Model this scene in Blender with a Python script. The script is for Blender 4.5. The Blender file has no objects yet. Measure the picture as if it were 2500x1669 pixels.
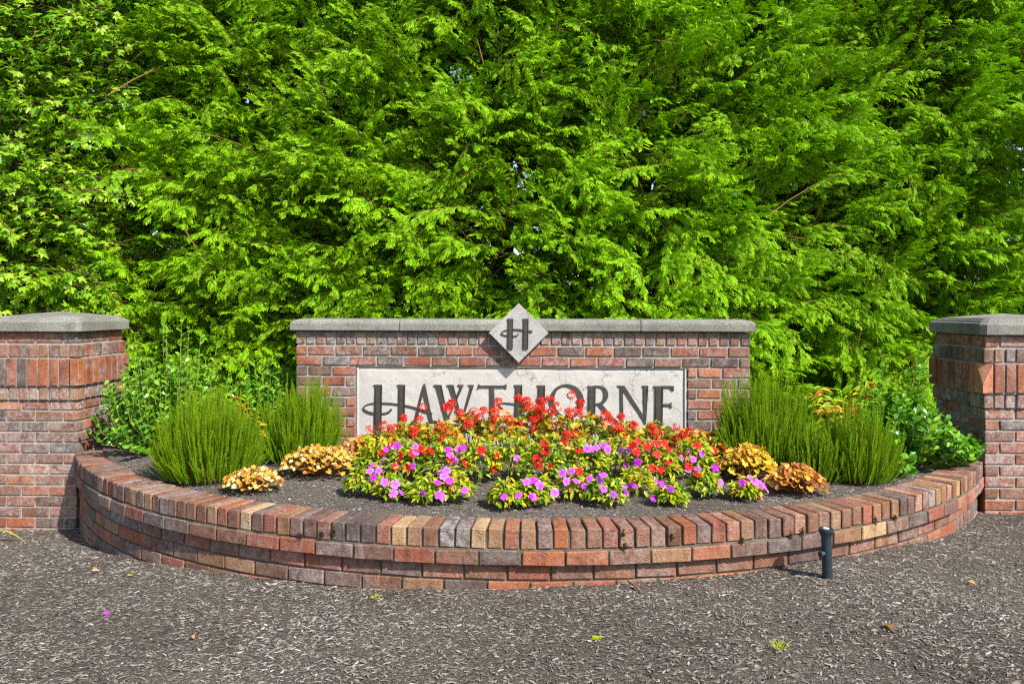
import bpy, bmesh, math, random
import numpy as np
from mathutils import Vector, Matrix, noise as mnoise

random.seed(7)
rng = np.random.default_rng(11)
SC = bpy.context.scene
COL = SC.collection
R_ = math.radians

# ------------------------------------------------------------------ camera, sky, sun, exposure
CAM_Z = 1.34
F_PX, HOR = 1850.0, 750.0            # focal length and horizon row of the 2500 x 1669 photograph
cam = bpy.data.cameras.new('camera')
cam_o = bpy.data.objects.new('camera', cam)
COL.objects.link(cam_o)
cam.sensor_width = 36.0
cam.lens = 36.0 * F_PX / 2500.0
cam.shift_y = -(834.5 - HOR) / 2500.0
cam.clip_end = 2000.0
cam_o.location = (0, 0, CAM_Z)
cam_o.rotation_euler = (R_(90), R_(-0.10), 0)
SC.camera = cam_o

SUN_DIR = Vector((0.95, -1.0, 1.30)).normalized()      # towards the sun
elev = math.asin(SUN_DIR.z)
azim = math.atan2(SUN_DIR.x, SUN_DIR.y)
world = bpy.data.worlds.new('World')
SC.world = world
world.use_nodes = True
wn = world.node_tree.nodes
wl = world.node_tree.links
wn.clear()
sky = wn.new('ShaderNodeTexSky')
sky.sky_type = 'NISHITA'
sky.sun_disc = False
sky.sun_elevation = elev
sky.sun_rotation = azim
sky.air_density = 1.0
sky.dust_density = 1.2
bg = wn.new('ShaderNodeBackground')
bg.inputs['Strength'].default_value = 0.135
wo = wn.new('ShaderNodeOutputWorld')
wl.new(sky.outputs[0], bg.inputs['Color'])
wl.new(bg.outputs[0], wo.inputs['Surface'])

sun = bpy.data.lights.new('sun', 'SUN')
sun.energy = 5.0
sun.angle = R_(0.53)
sun.color = (1.0, 0.955, 0.88)
sun_o = bpy.data.objects.new('sun', sun)
COL.objects.link(sun_o)
sun_o.location = (6, -6, 9)
sun_o.rotation_euler = SUN_DIR.to_track_quat('Z', 'Y').to_euler()

SC.view_settings.view_transform = 'Standard'
SC.view_settings.look = 'None'
SC.view_settings.exposure = 0.84
SC.view_settings.gamma = 1.0
SC.view_settings.use_curve_mapping = False
SC.cycles.max_bounces = 5
SC.cycles.diffuse_bounces = 2
SC.cycles.glossy_bounces = 2
SC.cycles.transmission_bounces = 3
SC.cycles.transparent_max_bounces = 4
SC.cycles.caustics_reflective = False
SC.cycles.caustics_refractive = False
SC.cycles.sample_clamp_indirect = 4.0
SC.cycles.use_denoising = False          # keeps the needles crisp
SC.cycles.pixel_filter_type = 'BLACKMAN_HARRIS'
SC.cycles.filter_width = 1.25


def ray(px, py):
    return (px - 1250.0) / F_PX, (HOR - py) / F_PX


def at(px, py, Y):
    """a point of the place that shows at photo pixel px, py and stands Y metres away"""
    a, b = ray(px, py)
    return Vector((a * Y, Y, CAM_Z + b * Y))


# ------------------------------------------------------------------ helpers
def lin(r, g, b):
    f = lambda c: (c / 255 / 12.92) if c / 255 <= 0.04045 else ((c / 255 + 0.055) / 1.055) ** 2.4
    return (f(r), f(g), f(b), 1.0)


def tag(o, label=None, cat=None, group=None, kind=None):
    if label: o['label'] = label
    if cat:
        o['category'] = cat
        if not kind: o['kind'] = 'thing'
    if group: o['group'] = group
    if kind: o['kind'] = kind
    return o


def empty(name, loc=(0, 0, 0), rz=0.0):
    o = bpy.data.objects.new(name, None)
    COL.objects.link(o)
    o.empty_display_size = 0.1
    o.location = loc
    o.rotation_euler = (0, 0, rz)
    return o


def link(name, me, parent=None, mat=None):
    o = bpy.data.objects.new(name, me)
    COL.objects.link(o)
    if parent is not None:
        o.parent = parent
    if mat is not None and not me.materials:
        me.materials.append(mat)
    return o


def np_mesh(name, V, Fc, attrs=None, mat=None, smooth=False, fsize=3):
    """mesh from arrays of equal-sized faces, attrs = float arrays per point"""
    me = bpy.data.meshes.new(name)
    V = np.ascontiguousarray(V, dtype=np.float32)
    Fc = np.ascontiguousarray(Fc, dtype=np.int32)
    n = len(Fc)
    me.vertices.add(len(V))
    me.vertices.foreach_set('co', V.ravel())
    me.loops.add(n * fsize)
    me.loops.foreach_set('vertex_index', Fc.ravel())
    me.polygons.add(n)
    me.polygons.foreach_set('loop_start', np.arange(0, n * fsize, fsize, dtype=np.int32))
    me.polygons.foreach_set('loop_total', np.full(n, fsize, dtype=np.int32))
    me.polygons.foreach_set('use_smooth', np.full(n, smooth, dtype=bool))
    me.update(calc_edges=True)
    for k, v in (attrs or {}).items():
        a = me.attributes.new(k, 'FLOAT', 'POINT')
        a.data.foreach_set('value', np.ascontiguousarray(v, dtype=np.float32))
    if mat is not None:
        me.materials.append(mat)
    return me


def basis(fwd, nrm):
    """rows of frames: x = side, y = forward, z = normal"""
    f = fwd / np.linalg.norm(fwd, axis=-1, keepdims=True)
    x = np.cross(f, nrm)
    x /= np.maximum(np.linalg.norm(x, axis=-1, keepdims=True), 1e-6)
    z = np.cross(x, f)
    return np.stack([x, f, z], axis=-1)          # (n,3,3) columns


class Scatter:
    """collects template copies and turns them into ONE mesh"""
    def __init__(s):
        s.V, s.F, s.A, s.T, s.n = [], [], [], [], 0

    def add(s, tpl, pos, B, scale, rnd):
        v, f, t = tpl
        pos = np.asarray(pos, float); n = len(pos)
        if n == 0: return
        sc = np.asarray(scale, float).reshape(n, 1, -1)
        W = np.einsum('nij,nkj->nki', B, v[None] * sc) + pos[:, None, :]
        s.V.append(W.reshape(-1, 3))
        s.F.append((f[None] + (np.arange(n) * len(v))[:, None, None]).reshape(-1, 3) + s.n)
        s.A.append(np.repeat(np.asarray(rnd, float), len(v)))
        s.T.append(np.tile(t, n))
        s.n += n * len(v)

    def raw(s, v, f, rnd, tip):
        s.V.append(np.asarray(v, float)); s.F.append(np.asarray(f) + s.n)
        s.A.append(np.asarray(rnd, float)); s.T.append(np.asarray(tip, float)); s.n += len(v)

    def mesh(s, name, mat):
        return np_mesh(name, np.concatenate(s.V), np.concatenate(s.F),
                       {'rnd': np.concatenate(s.A), 'tip': np.concatenate(s.T)}, mat)


def tube_arrays(pts, radii, sides=5):
    """tapered tube along a polyline"""
    P = np.asarray(pts, float); n = len(P)
    T = np.gradient(P, axis=0); T /= np.linalg.norm(T, axis=1, keepdims=True) + 1e-9
    up = np.array([0.13, 0.21, 0.97]) if abs(T[0][2]) < .9 else np.array([0.97, .2, .1])
    X = np.cross(T, up); X /= np.linalg.norm(X, axis=1, keepdims=True) + 1e-9
    Z = np.cross(X, T)
    a = np.arange(sides) * 2 * math.pi / sides
    V = P[:, None, :] + np.asarray(radii)[:, None, None] * (np.cos(a)[None, :, None] * X[:, None, :] + np.sin(a)[None, :, None] * Z[:, None, :])
    F = []
    for i in range(n - 1):
        for j in range(sides):
            q = [i * sides + j, i * sides + (j + 1) % sides, (i + 1) * sides + (j + 1) % sides, (i + 1) * sides + j]
            F += [(q[0], q[1], q[2]), (q[0], q[2], q[3])]
    for j in range(1, sides - 1):
        F.append(((n - 1) * sides, (n - 1) * sides + j, (n - 1) * sides + j + 1))
    return V.reshape(-1, 3), np.array(F)


class Tubes:
    def __init__(s): s.V, s.F, s.n = [], [], 0
    def add(s, pts, radii, sides=5):
        v, f = tube_arrays(pts, radii, sides)
        s.V.append(v); s.F.append(f + s.n); s.n += len(v)
    def mesh(s, name, mat, smooth=True):
        return np_mesh(name, np.concatenate(s.V), np.concatenate(s.F), None, mat, smooth)


# ------------------------------------------------------------------ materials
class NT:
    def __init__(s, name):
        s.m = bpy.data.materials.new(name); s.m.use_nodes = True
        s.t = s.m.node_tree; s.t.nodes.clear()
        s.out = s.n('ShaderNodeOutputMaterial')
    def n(s, typ, **kw):
        nd = s.t.nodes.new(typ)
        for k, v in kw.items():
            if k.startswith('i_'): nd.inputs[k[2:].replace('_', ' ')].default_value = v
            else: setattr(nd, k, v)
        return nd
    def l(s, a, b): s.t.links.new(a, b)
    def noise(s, vec, scale, detail=4, rough=0.6, dist=0.0):
        nd = s.n('ShaderNodeTexNoise'); nd.inputs['Scale'].default_value = scale
        nd.inputs['Detail'].default_value = detail; nd.inputs['Roughness'].default_value = rough
        nd.inputs['Distortion'].default_value = dist
        if vec is not None: s.l(vec, nd.inputs['Vector'])
        return nd
    def ramp(s, fac, stops, interp='LINEAR'):
        nd = s.n('ShaderNodeValToRGB'); cr = nd.color_ramp; cr.interpolation = interp
        while len(cr.elements) < len(stops): cr.elements.new(0.5)
        for e, (p, c) in zip(cr.elements, stops):
            e.position = p; e.color = c if len(c) == 4 else (*c, 1)
        s.l(fac, nd.inputs['Fac'])
        return nd
    def mix(s, fac, a, b, blend='MIX'):
        nd = s.n('ShaderNodeMix', data_type='RGBA', blend_type=blend)
        for sock, v in ((nd.inputs[0], fac), (nd.inputs[6], a), (nd.inputs[7], b)):
            if hasattr(v, 'is_output'): s.l(v, sock)
            elif isinstance(v, (int, float)): sock.default_value = v
            else: sock.default_value = v if len(v) == 4 else (*v, 1)
        return nd.outputs[2]
    def math(s, op, a, b=None, clamp=False):
        nd = s.n('ShaderNodeMath', operation=op, use_clamp=clamp)
        for i, v in enumerate((a, b)):
            if v is None: continue
            if hasattr(v, 'is_output'): s.l(v, nd.inputs[i])
            else: nd.inputs[i].default_value = v
        return nd.outputs[0]
    def bump(s, h, strength=0.5, dist=0.01, prev=None):
        nd = s.n('ShaderNodeBump'); nd.inputs['Strength'].default_value = strength
        nd.inputs['Distance'].default_value = dist
        s.l(h, nd.inputs['Height'])
        if prev is not None: s.l(prev, nd.inputs['Normal'])
        return nd.outputs[0]
    def bsdf(s, col, rough=0.8, spec=0.3, normal=None, metallic=0.0):
        b = s.n('ShaderNodeBsdfPrincipled')
        if hasattr(col, 'is_output'): s.l(col, b.inputs['Base Color'])
        else: b.inputs['Base Color'].default_value = col if len(col) == 4 else (*col, 1)
        if hasattr(rough, 'is_output'): s.l(rough, b.inputs['Roughness'])
        else: b.inputs['Roughness'].default_value = rough
        b.inputs['Specular IOR Level'].default_value = spec
        b.inputs['Metallic'].default_value = metallic
        if normal is not None: s.l(normal, b.inputs['Normal'])
        return b
    def done(s, shader):
        s.l(shader.outputs[0], s.out.inputs['Surface'])
        return s.m


def brick_material(name, stain=0.35, rough=0.72):
    t = NT(name)
    oi = t.n('ShaderNodeObjectInfo'); tc = t.n('ShaderNodeTexCoord'); ge = t.n('ShaderNodeNewGeometry')
    off = t.n('ShaderNodeVectorMath', operation='MULTIPLY_ADD')
    t.l(oi.outputs['Random'], off.inputs[0]); off.inputs[1].default_value = (37.0, 91.0, 53.0)
    t.l(tc.outputs['Object'], off.inputs[2])
    v = off.outputs[0]
    # streaky flashing of the fired clay along the brick
    st = t.n('ShaderNodeMapping'); st.inputs['Scale'].default_value = (16, 9, 5); t.l(v, st.inputs['Vector'])
    n1 = t.noise(st.outputs[0], 1.0, 5, 0.62, 0.4)
    n2 = t.noise(v, 60, 5, 0.7)
    n3 = t.noise(v, 260, 3, 0.7)
    hm = t.n('ShaderNodeMapping'); hm.inputs['Scale'].default_value = (9, 9, 3); t.l(v, hm.inputs['Vector'])
    n4 = t.noise(hm.outputs[0], 1.0, 3, 0.6, 0.6)
    hue = t.ramp(n4.outputs[0], [(0.30, (0.12, 0.075, 0.068)), (0.44, (0.21, 0.098, 0.066)), (0.56, (0.26, 0.125, 0.075)), (0.70, (0.33, 0.20, 0.125))])
    base = t.mix(0.24, oi.outputs['Color'], hue.outputs[0])
    dark = t.mix(1.0, base, (0.66, 0.61, 0.62), 'MULTIPLY')
    warm = t.mix(1.0, base, (1.22, 1.10, 0.92), 'MULTIPLY')
    f1 = t.ramp(n1.outputs[0], [(0.36, (1, 1, 1)), (0.50, (0, 0, 0))])
    f2 = t.ramp(n1.outputs[0], [(0.55, (0, 0, 0)), (0.68, (1, 1, 1))])
    c = t.mix(f1.outputs[0], base, dark)
    c = t.mix(t.math('MULTIPLY', f2.outputs[0], 0.75), c, warm)
    g = t.ramp(n3.outputs[0], [(0.3, (0.80, 0.80, 0.80)), (0.7, (1.14, 1.14, 1.14))])
    c = t.mix(1.0, c, g.outputs[0], 'MULTIPLY')
    # lime bloom and dust washed over several bricks at once
    w1 = t.noise(ge.outputs['Position'], 3.1, 5, 0.65, 0.6)
    w2 = t.noise(ge.outputs['Position'], 26, 5, 0.75, 0.3)
    wm = t.math('MULTIPLY', t.ramp(w1.outputs[0], [(0.42, (0, 0, 0)), (0.62, (1, 1, 1))]).outputs[0],
                t.ramp(w2.outputs[0], [(0.42, (0, 0, 0)), (0.66, (1, 1, 1))]).outputs[0])
    c = t.mix(t.math('MULTIPLY', wm, stain), c, (0.38, 0.355, 0.335))
    bl = t.noise(v, 24, 5, 0.7, 0.5)
    bm_ = t.math('MULTIPLY', t.ramp(bl.outputs[0], [(0.40, (0, 0, 0)), (0.62, (1, 1, 1))]).outputs[0], t.math('SUBTRACT', 1.0, oi.outputs['Alpha']))
    c = t.mix(bm_, c, (0.44, 0.415, 0.40))
    # creases pressed into the faces
    cm = t.n('ShaderNodeMapping'); cm.inputs['Scale'].default_value = (22, 22, 34); t.l(v, cm.inputs['Vector'])
    cn = t.noise(cm.outputs[0], 0.8, 2, 0.5, 2.2)
    cr = t.ramp(cn.outputs[0], [(0.44, (1, 1, 1)), (0.50, (0.0, 0.0, 0.0)), (0.53, (1, 1, 1))])
    nb = t.bump(cr.outputs[0], 0.6, 0.007)
    nb = t.bump(n2.outputs[0], 0.4, 0.004, nb)
    nb = t.bump(n3.outputs[0], 0.25, 0.001, nb)
    return t.done(t.bsdf(c, rough, 0.28, nb))


def mortar_material(name, c0, c1):
    t = NT(name); ge = t.n('ShaderNodeNewGeometry')
    n1 = t.noise(ge.outputs['Position'], 9, 5, 0.65); n2 = t.noise(ge.outputs['Position'], 330, 4, 0.75)
    c = t.mix(t.ramp(n1.outputs[0], [(0.3, (0, 0, 0)), (0.7, (1, 1, 1))]).outputs[0], c0, c1)
    g = t.ramp(n2.outputs[0], [(0.3, (0.6, 0.6, 0.6)), (0.65, (1.15, 1.15, 1.15))])
    c = t.mix(1.0, c, g.outputs[0], 'MULTIPLY')
    return t.done(t.bsdf(c, 0.95, 0.1, t.bump(n2.outputs[0], 0.9, 0.004)))


def stone_material(name, c0, c1, speck):
    t = NT(name); ge = t.n('ShaderNodeNewGeometry'); p = ge.outputs['Position']
    n1 = t.noise(p, 2.6, 6, 0.65, 0.4); n2 = t.noise(p, 95, 4, 0.75); n3 = t.noise(p, 420, 3, 0.7)
    c = t.mix(t.ramp(n1.outputs[0], [(0.32, (0, 0, 0)), (0.66, (1, 1, 1))]).outputs[0], c0, c1)
    s1 = t.ramp(n2.outputs[0], [(0.36, (1 - speck, 1 - speck, 1 - speck)), (0.50, (1, 1, 1)), (0.72, (1.18, 1.18, 1.16))])
    s2 = t.ramp(n3.outputs[0], [(0.34, (1 - speck, 1 - speck, 1 - speck)), (0.52, (1.04, 1.04, 1.04))])
    c = t.mix(1.0, c, s1.outputs[0], 'MULTIPLY'); c = t.mix(1.0, c, s2.outputs[0], 'MULTIPLY')
    nb = t.bump(n2.outputs[0], 0.5, 0.004); nb = t.bump(n3.outputs[0], 0.6, 0.002, nb)
    return t.done(t.bsdf(c, 0.92, 0.15, nb))


def plaster_material():
    t = NT('weathered_plaster'); ge = t.n('ShaderNodeNewGeometry'); p = ge.outputs['Position']
    n1 = t.noise(p, 5, 6, 0.7, 0.5); n2 = t.noise(p, 60, 5, 0.75, 0.3); n3 = t.noise(p, 300, 3, 0.7)
    c = t.mix(t.ramp(n1.outputs[0], [(0.36, (0, 0, 0)), (0.7, (1, 1, 1))]).outputs[0], (0.385, 0.365, 0.335), (0.47, 0.45, 0.415))
    # grey grime in patches and hairline cracks
    gm = t.math('MULTIPLY', t.ramp(n1.outputs[0], [(0.48, (0, 0, 0)), (0.66, (1, 1, 1))]).outputs[0],
                t.ramp(n2.outputs[0], [(0.5, (0, 0, 0)), (0.66, (1, 1, 1))]).outputs[0])
    c = t.mix(t.math('MULTIPLY', gm, 0.55), c, (0.36, 0.34, 0.31))
    wob = t.n('ShaderNodeVectorMath', operation='MULTIPLY_ADD')
    nw = t.noise(p, 9, 4, 0.65)
    t.l(nw.outputs['Color'], wob.inputs[0]); wob.inputs[1].default_value = (0.35, 0.35, 0.35); t.l(p, wob.inputs[2])
    vo = t.n('ShaderNodeTexVoronoi', feature='DISTANCE_TO_EDGE'); vo.inputs['Scale'].default_value = 3.2
    t.l(wob.outputs[0], vo.inputs['Vector'])
    crack = t.ramp(vo.outputs['Distance'], [(0.0, (1, 1, 1)), (0.012, (0, 0, 0))])
    cmask = t.ramp(t.noise(p, 2.3, 3, 0.6).outputs[0], [(0.50, (0, 0, 0)), (0.60, (1, 1, 1))])
    ck = t.math('MULTIPLY', crack.outputs[0], cmask.outputs[0])
    c = t.mix(t.math('MULTIPLY', ck, 0.65), c, (0.22, 0.20, 0.18))
    nb = t.bump(n1.outputs[0], 0.35, 0.03); nb = t.bump(n2.outputs[0], 0.5, 0.006, nb)
    nb = t.bump(n3.outputs[0], 0.4, 0.0015, nb); inv = t.math('SUBTRACT', 1.0, ck); nb = t.bump(inv, 0.8, 0.01, nb)
    return t.done(t.bsdf(c, 0.93, 0.12, nb))


def simple(name, col, rough=0.6, spec=0.3, nscale=None, nstr=0.3, var=0.25):
    t = NT(name)
    if nscale:
        tc = t.n('ShaderNodeTexCoord')
        n = t.noise(tc.outputs['Object'], nscale, 4, 0.65)
        g = t.ramp(n.outputs[0], [(0.3, (1 - var,) * 3), (0.7, (1 + var,) * 3)])
        c = t.mix(1.0, col, g.outputs[0], 'MULTIPLY')
        return t.done(t.bsdf(c, rough, spec, t.bump(n.outputs[0], nstr, 0.004)))
    return t.done(t.bsdf(col, rough, spec))


def leaf_material(name, stops, tip=None, trans=0.35, rough=0.5, spec=0.3, per_object=False, gain=1.0, tone=False):
    """leaf: colour by a per-leaf random number, lighter new growth at the tips; light shines through"""
    t = NT(name)
    if per_object:
        fac = t.n('ShaderNodeObjectInfo').outputs['Random']
    else:
        fac = t.n('ShaderNodeAttribute', attribute_name='rnd').outputs['Fac']
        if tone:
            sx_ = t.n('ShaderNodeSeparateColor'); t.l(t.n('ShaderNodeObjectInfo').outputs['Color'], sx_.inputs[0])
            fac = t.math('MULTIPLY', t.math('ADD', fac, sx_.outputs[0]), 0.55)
    c = t.ramp(fac, stops).outputs[0]
    if tip is not None:
        ta = t.n('ShaderNodeAttribute', attribute_name='tip').outputs['Fac']
        c = t.mix(t.math('MULTIPLY', t.math('POWER', ta, 1.6), tip[1]), c, tip[0])
    if gain != 1.0:
        c = t.mix(1.0, c, (gain, gain, gain), 'MULTIPLY')
    b = t.bsdf(c, rough, spec)
    tr = t.n('ShaderNodeBsdfTranslucent')
    tc = t.mix(1.0, c, (1.0, 1.2, 0.5), 'MULTIPLY')
    t.l(tc, tr.inputs['Color'])
    mx = t.n('ShaderNodeMixShader'); mx.inputs[0].default_value = trans
    t.l(b.outputs[0], mx.inputs[1]); t.l(tr.outputs[0], mx.inputs[2])
    return t.done(mx)


M_BRICK = brick_material('fired_clay_brick', 0.6)
M_BRICK_W = brick_material('fired_clay_brick_planter', 0.40)
M_MORTAR = mortar_material('grey_mortar', (0.28, 0.268, 0.236), (0.385, 0.372, 0.33))
M_MORTAR_W = mortar_material('sandy_mortar', (0.075, 0.062, 0.046), (0.20, 0.170, 0.130))
M_STONE = stone_material('exposed_aggregate_coping', (0.155, 0.152, 0.132), (0.265, 0.258, 0.225), 0.55)
M_PLAQUE = stone_material('cast_stone_plaque', (0.27, 0.262, 0.25), (0.41, 0.40, 0.38), 0.35)
M_PLASTER = plaster_material()
M_LETTER = simple('bronze_letter', (0.046, 0.040, 0.032), 0.5, 0.35, 40, 0.15)
M_PIPE = simple('black_plastic', (0.014, 0.024, 0.032), 0.42, 0.5, 30, 0.1)
M_STEEL = simple('steel', (0.45, 0.45, 0.43), 0.35, 0.6)
M_BARK = simple('cedar_bark', (0.13, 0.075, 0.045), 0.9, 0.1, 14, 0.8, 0.45)
M_TWIG = simple('orange_twig', (0.24, 0.12, 0.045), 0.8, 0.15)
M_STEM = simple('green_stem', (0.16, 0.17, 0.035), 0.6, 0.2)
M_MOSS = simple('dry_moss', (0.055, 0.038, 0.014), 1.0, 0.05, 200, 0.8, 0.5)


def ground_material(name, c_dark, c_mid, c_pale):
    t = NT(name); ge = t.n('ShaderNodeNewGeometry'); p = ge.outputs['Position']
    mp = t.n('ShaderNodeMapping'); mp.inputs['Rotation'].default_value = (0, 0, 0.5); mp.inputs['Scale'].default_value = (1, 2.2, 1)
    t.l(p, mp.inputs['Vector'])
    n0 = t.noise(p, 1.3, 5, 0.6, 0.3); n1 = t.noise(mp.outputs[0], 46, 5, 0.72, 0.8); n2 = t.noise(p, 170, 4, 0.75)
    c = t.ramp(n1.outputs[0], [(0.30, c_dark), (0.5, c_mid), (0.72, c_pale)]).outputs[0]
    c = t.mix(t.ramp(n2.outputs[0], [(0.36, (0.8,) * 3), (0.55, (0,) * 3)]).outputs[0], c, c_dark)
    c = t.mix(1.0, c, t.ramp(n0.outputs[0], [(0.3, (0.72, 0.70, 0.68)), (0.7, (1.2, 1.2, 1.2))]).outputs[0], 'MULTIPLY')
    nb = t.bump(n1.outputs[0], 0.9, 0.02); nb = t.bump(n2.outputs[0], 0.8, 0.006, nb)
    return t.done(t.bsdf(c, 0.96, 0.08, nb))


M_MULCH = ground_material('bark_mulch', (0.036, 0.028, 0.021, 1), (0.135, 0.114, 0.094, 1), (0.28, 0.255, 0.222, 1))
M_SOIL = ground_material('planter_compost', (0.040, 0.032, 0.025, 1), (0.15, 0.128, 0.106, 1), (0.35, 0.325, 0.29, 1))


def chip_material():
    t = NT('wood_chip')
    a = t.n('ShaderNodeAttribute', attribute_name='rnd').outputs['Fac']
    c = t.ramp(a, [(0.0, (0.045, 0.034, 0.025)), (0.25, (0.145, 0.120, 0.096)), (0.5, (0.23, 0.20, 0.168)),
                   (0.75, (0.29, 0.262, 0.232)), (0.9, (0.39, 0.36, 0.325)), (1.0, (0.56, 0.53, 0.49))]).outputs[0]
    ge = t.n('ShaderNodeNewGeometry')
    n = t.noise(ge.outputs['Position'], 300, 3, 0.7)
    c = t.mix(1.0, c, t.ramp(n.outputs[0], [(0.3, (0.65,) * 3), (0.7, (1.25,) * 3)]).outputs[0], 'MULTIPLY')
    return t.done(t.bsdf(c, 0.93, 0.1))


M_CHIP = chip_material()
M_CYPRESS = leaf_material('cypress_spray', [(0.0, (0.016, 0.105, 0.003)), (0.35, (0.050, 0.215, 0.003)), (0.7, (0.115, 0.345, 0.004)), (1.0, (0.210, 0.460, 0.005))],
                          ((0.46, 0.64, 0.005, 1), 0.72), 0.25, 0.6, 0.12, tone=True)
M_CONE = simple('dry_cone', (0.34, 0.20, 0.11), 0.9, 0.1)
M_MAPLE = leaf_material('maple_leaf', [(0, (0.11, 0.28, 0.008)), (0.5, (0.22, 0.40, 0.012)), (1, (0.38, 0.53, 0.03))], None, 0.42, 0.36, 0.45)
M_MAPLE1 = leaf_material('maple_leaf_single', [(0, (0.14, 0.31, 0.010)), (0.5, (0.26, 0.44, 0.015)), (1, (0.42, 0.56, 0.04))], None, 0.42, 0.33, 0.5, True)
M_GLOSSY = leaf_material('glossy_shrub_leaf', [(0, (0.045, 0.17, 0.008)), (0.6, (0.10, 0.28, 0.010)), (1, (0.23, 0.43, 0.016))], None, 0.25, 0.30, 0.45)
M_HEATHER = leaf_material('heather_needle', [(0, (0.070, 0.180, 0.005)), (0.55, (0.145, 0.280, 0.006)), (0.9, (0.24, 0.37, 0.008)), (1.0, (0.30, 0.17, 0.02))],
                          ((0.36, 0.48, 0.010, 1), 0.5), 0.25, 0.65, 0.1)
M_HEUCH_G = leaf_material('golden_leaf', [(0, (0.32, 0.11, 0.02)), (0.3, (0.54, 0.26, 0.025)), (0.65, (0.62, 0.38, 0.055)), (1, (0.74, 0.58, 0.30))], None, 0.30, 0.45, 0.4, True)
M_HEUCH_R = leaf_material('russet_leaf', [(0, (0.26, 0.06, 0.02)), (0.5, (0.44, 0.16, 0.025)), (1, (0.66, 0.36, 0.04))], None, 0.30, 0.45, 0.4, True)
M_HEUCH_Y = leaf_material('amber_leaf', [(0, (0.36, 0.14, 0.015)), (0.4, (0.54, 0.30, 0.015)), (1, (0.70, 0.50, 0.03))], None, 0.30, 0.45, 0.4, True)
M_HEUCH_B = leaf_material('faded_leaf', [(0, (0.40, 0.14, 0.04)), (0.5, (0.55, 0.26, 0.07)), (1, (0.68, 0.40, 0.14))], None, 0.30, 0.45, 0.4, True)
M_IMP = leaf_material('impatiens_leaf', [(0, (0.05, 0.14, 0.007)), (0.3, (0.14, 0.25, 0.007)), (0.6, (0.33, 0.39, 0.007)), (0.93, (0.56, 0.49, 0.010)), (1, (0.45, 0.16, 0.03))], None, 0.32, 0.42, 0.35)
M_GER = leaf_material('geranium_leaf', [(0, (0.12, 0.19, 0.02)), (0.3, (0.32, 0.33, 0.02)), (0.6, (0.52, 0.36, 0.02)), (0.85, (0.58, 0.22, 0.02)), (1, (0.50, 0.10, 0.025))], None, 0.35, 0.5, 0.3)
M_NAND = leaf_material('nandina_leaf', [(0, (0.18, 0.30, 0.010)), (0.5, (0.42, 0.44, 0.010)), (0.8, (0.54, 0.30, 0.015)), (1, (0.42, 0.08, 0.02))], None, 0.35, 0.5, 0.15, True)
M_STRAP = leaf_material('strap_leaf', [(0, (0.16, 0.22, 0.02)), (1, (0.46, 0.40, 0.03))], None, 0.3, 0.4, 0.4, True)


def petal_material(name, c0, c1, trans=0.25):
    t = NT(name); oi = t.n('ShaderNodeObjectInfo'); ta = t.n('ShaderNodeAttribute', attribute_name='tip')
    hs = t.mix(oi.outputs['Random'], c0, c1)
    c = t.mix(t.math('SUBTRACT', 1.0, ta.outputs['Fac'], True), hs, (c0[0] * 0.75, c0[1] * 0.35, c0[2] * 0.8))
    b = t.bsdf(c, 0.5, 0.25)
    tr = t.n('ShaderNodeBsdfTranslucent'); t.l(c, tr.inputs['Color'])
    mx = t.n('ShaderNodeMixShader'); mx.inputs[0].default_value = trans
    t.l(b.outputs[0], mx.inputs[1]); t.l(tr.outputs[0], mx.inputs[2])
    return t.done(mx)


M_PINK = petal_material('lilac_pink_petal', (0.56, 0.09, 0.64), (0.74, 0.25, 0.78))
M_MAGENTA = petal_material('magenta_petal', (0.48, 0.025, 0.54), (0.62, 0.06, 0.66))
M_RED = petal_material('scarlet_petal', (0.56, 0.010, 0.005), (0.70, 0.020, 0.008))
M_GERRED = petal_material('vermilion_petal', (0.58, 0.022, 0.009), (0.72, 0.055, 0.016))

# ------------------------------------------------------------------ ground
GX = np.array([-400, -5.5, -4.2, -3.3, -2.55, -1.8, -1.4, -1.0, -0.4, 0.0, 0.5, 1.0, 1.6, 2.0, 2.6, 3.2, 4.5, 6.0, 400.])
GZ = np.array([-.30, -.30, -.29, -.275, -.165, -.065, -.04, -.028, 0.0, .012, .030, .040, .050, .040, -.010, -.045, -.07, -.08, -.08])


def ground_z(x, y):
    base = np.interp(x, GX, GZ)
    w = np.clip((np.asarray(y) - 1.2) / 2.0, 0, 1)
    return base * (0.35 + 0.65 * w)


def wobble(x, y, s, amp):
    return amp * np.array([mnoise.noise((a * s, b * s, 3.3)) for a, b in zip(x, y)])


ax = np.concatenate([[-400, -150, -60, -25, -12, -8], np.linspace(-6, 6, 121), [8, 12, 25, 60, 150, 400]])
ay = np.concatenate([[-400, -150, -60, -25, -10, -4, 0], np.linspace(1, 9, 91), [12, 25, 60, 150, 400]])
gx, gy = np.meshgrid(ax, ay)
gz = ground_z(gx.ravel(), gy.ravel()) + wobble(gx.ravel(), gy.ravel(), 2.2, 0.012) + wobble(gx.ravel(), gy.ravel(), 7.0, 0.005)
nx, ny = len(ax), len(ay)
idx = np.arange(nx * ny).reshape(ny, nx)
quads = np.stack([idx[:-1, :-1], idx[:-1, 1:], idx[1:, 1:], idx[1:, :-1]], -1).reshape(-1, 4)
me = np_mesh('ground', np.c_[gx.ravel(), gy.ravel(), gz], quads, None, M_MULCH, True, 4)
ground = tag(link('ground', me), 'brown bark mulch ground in front of the planter', None, None, 'structure')

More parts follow.
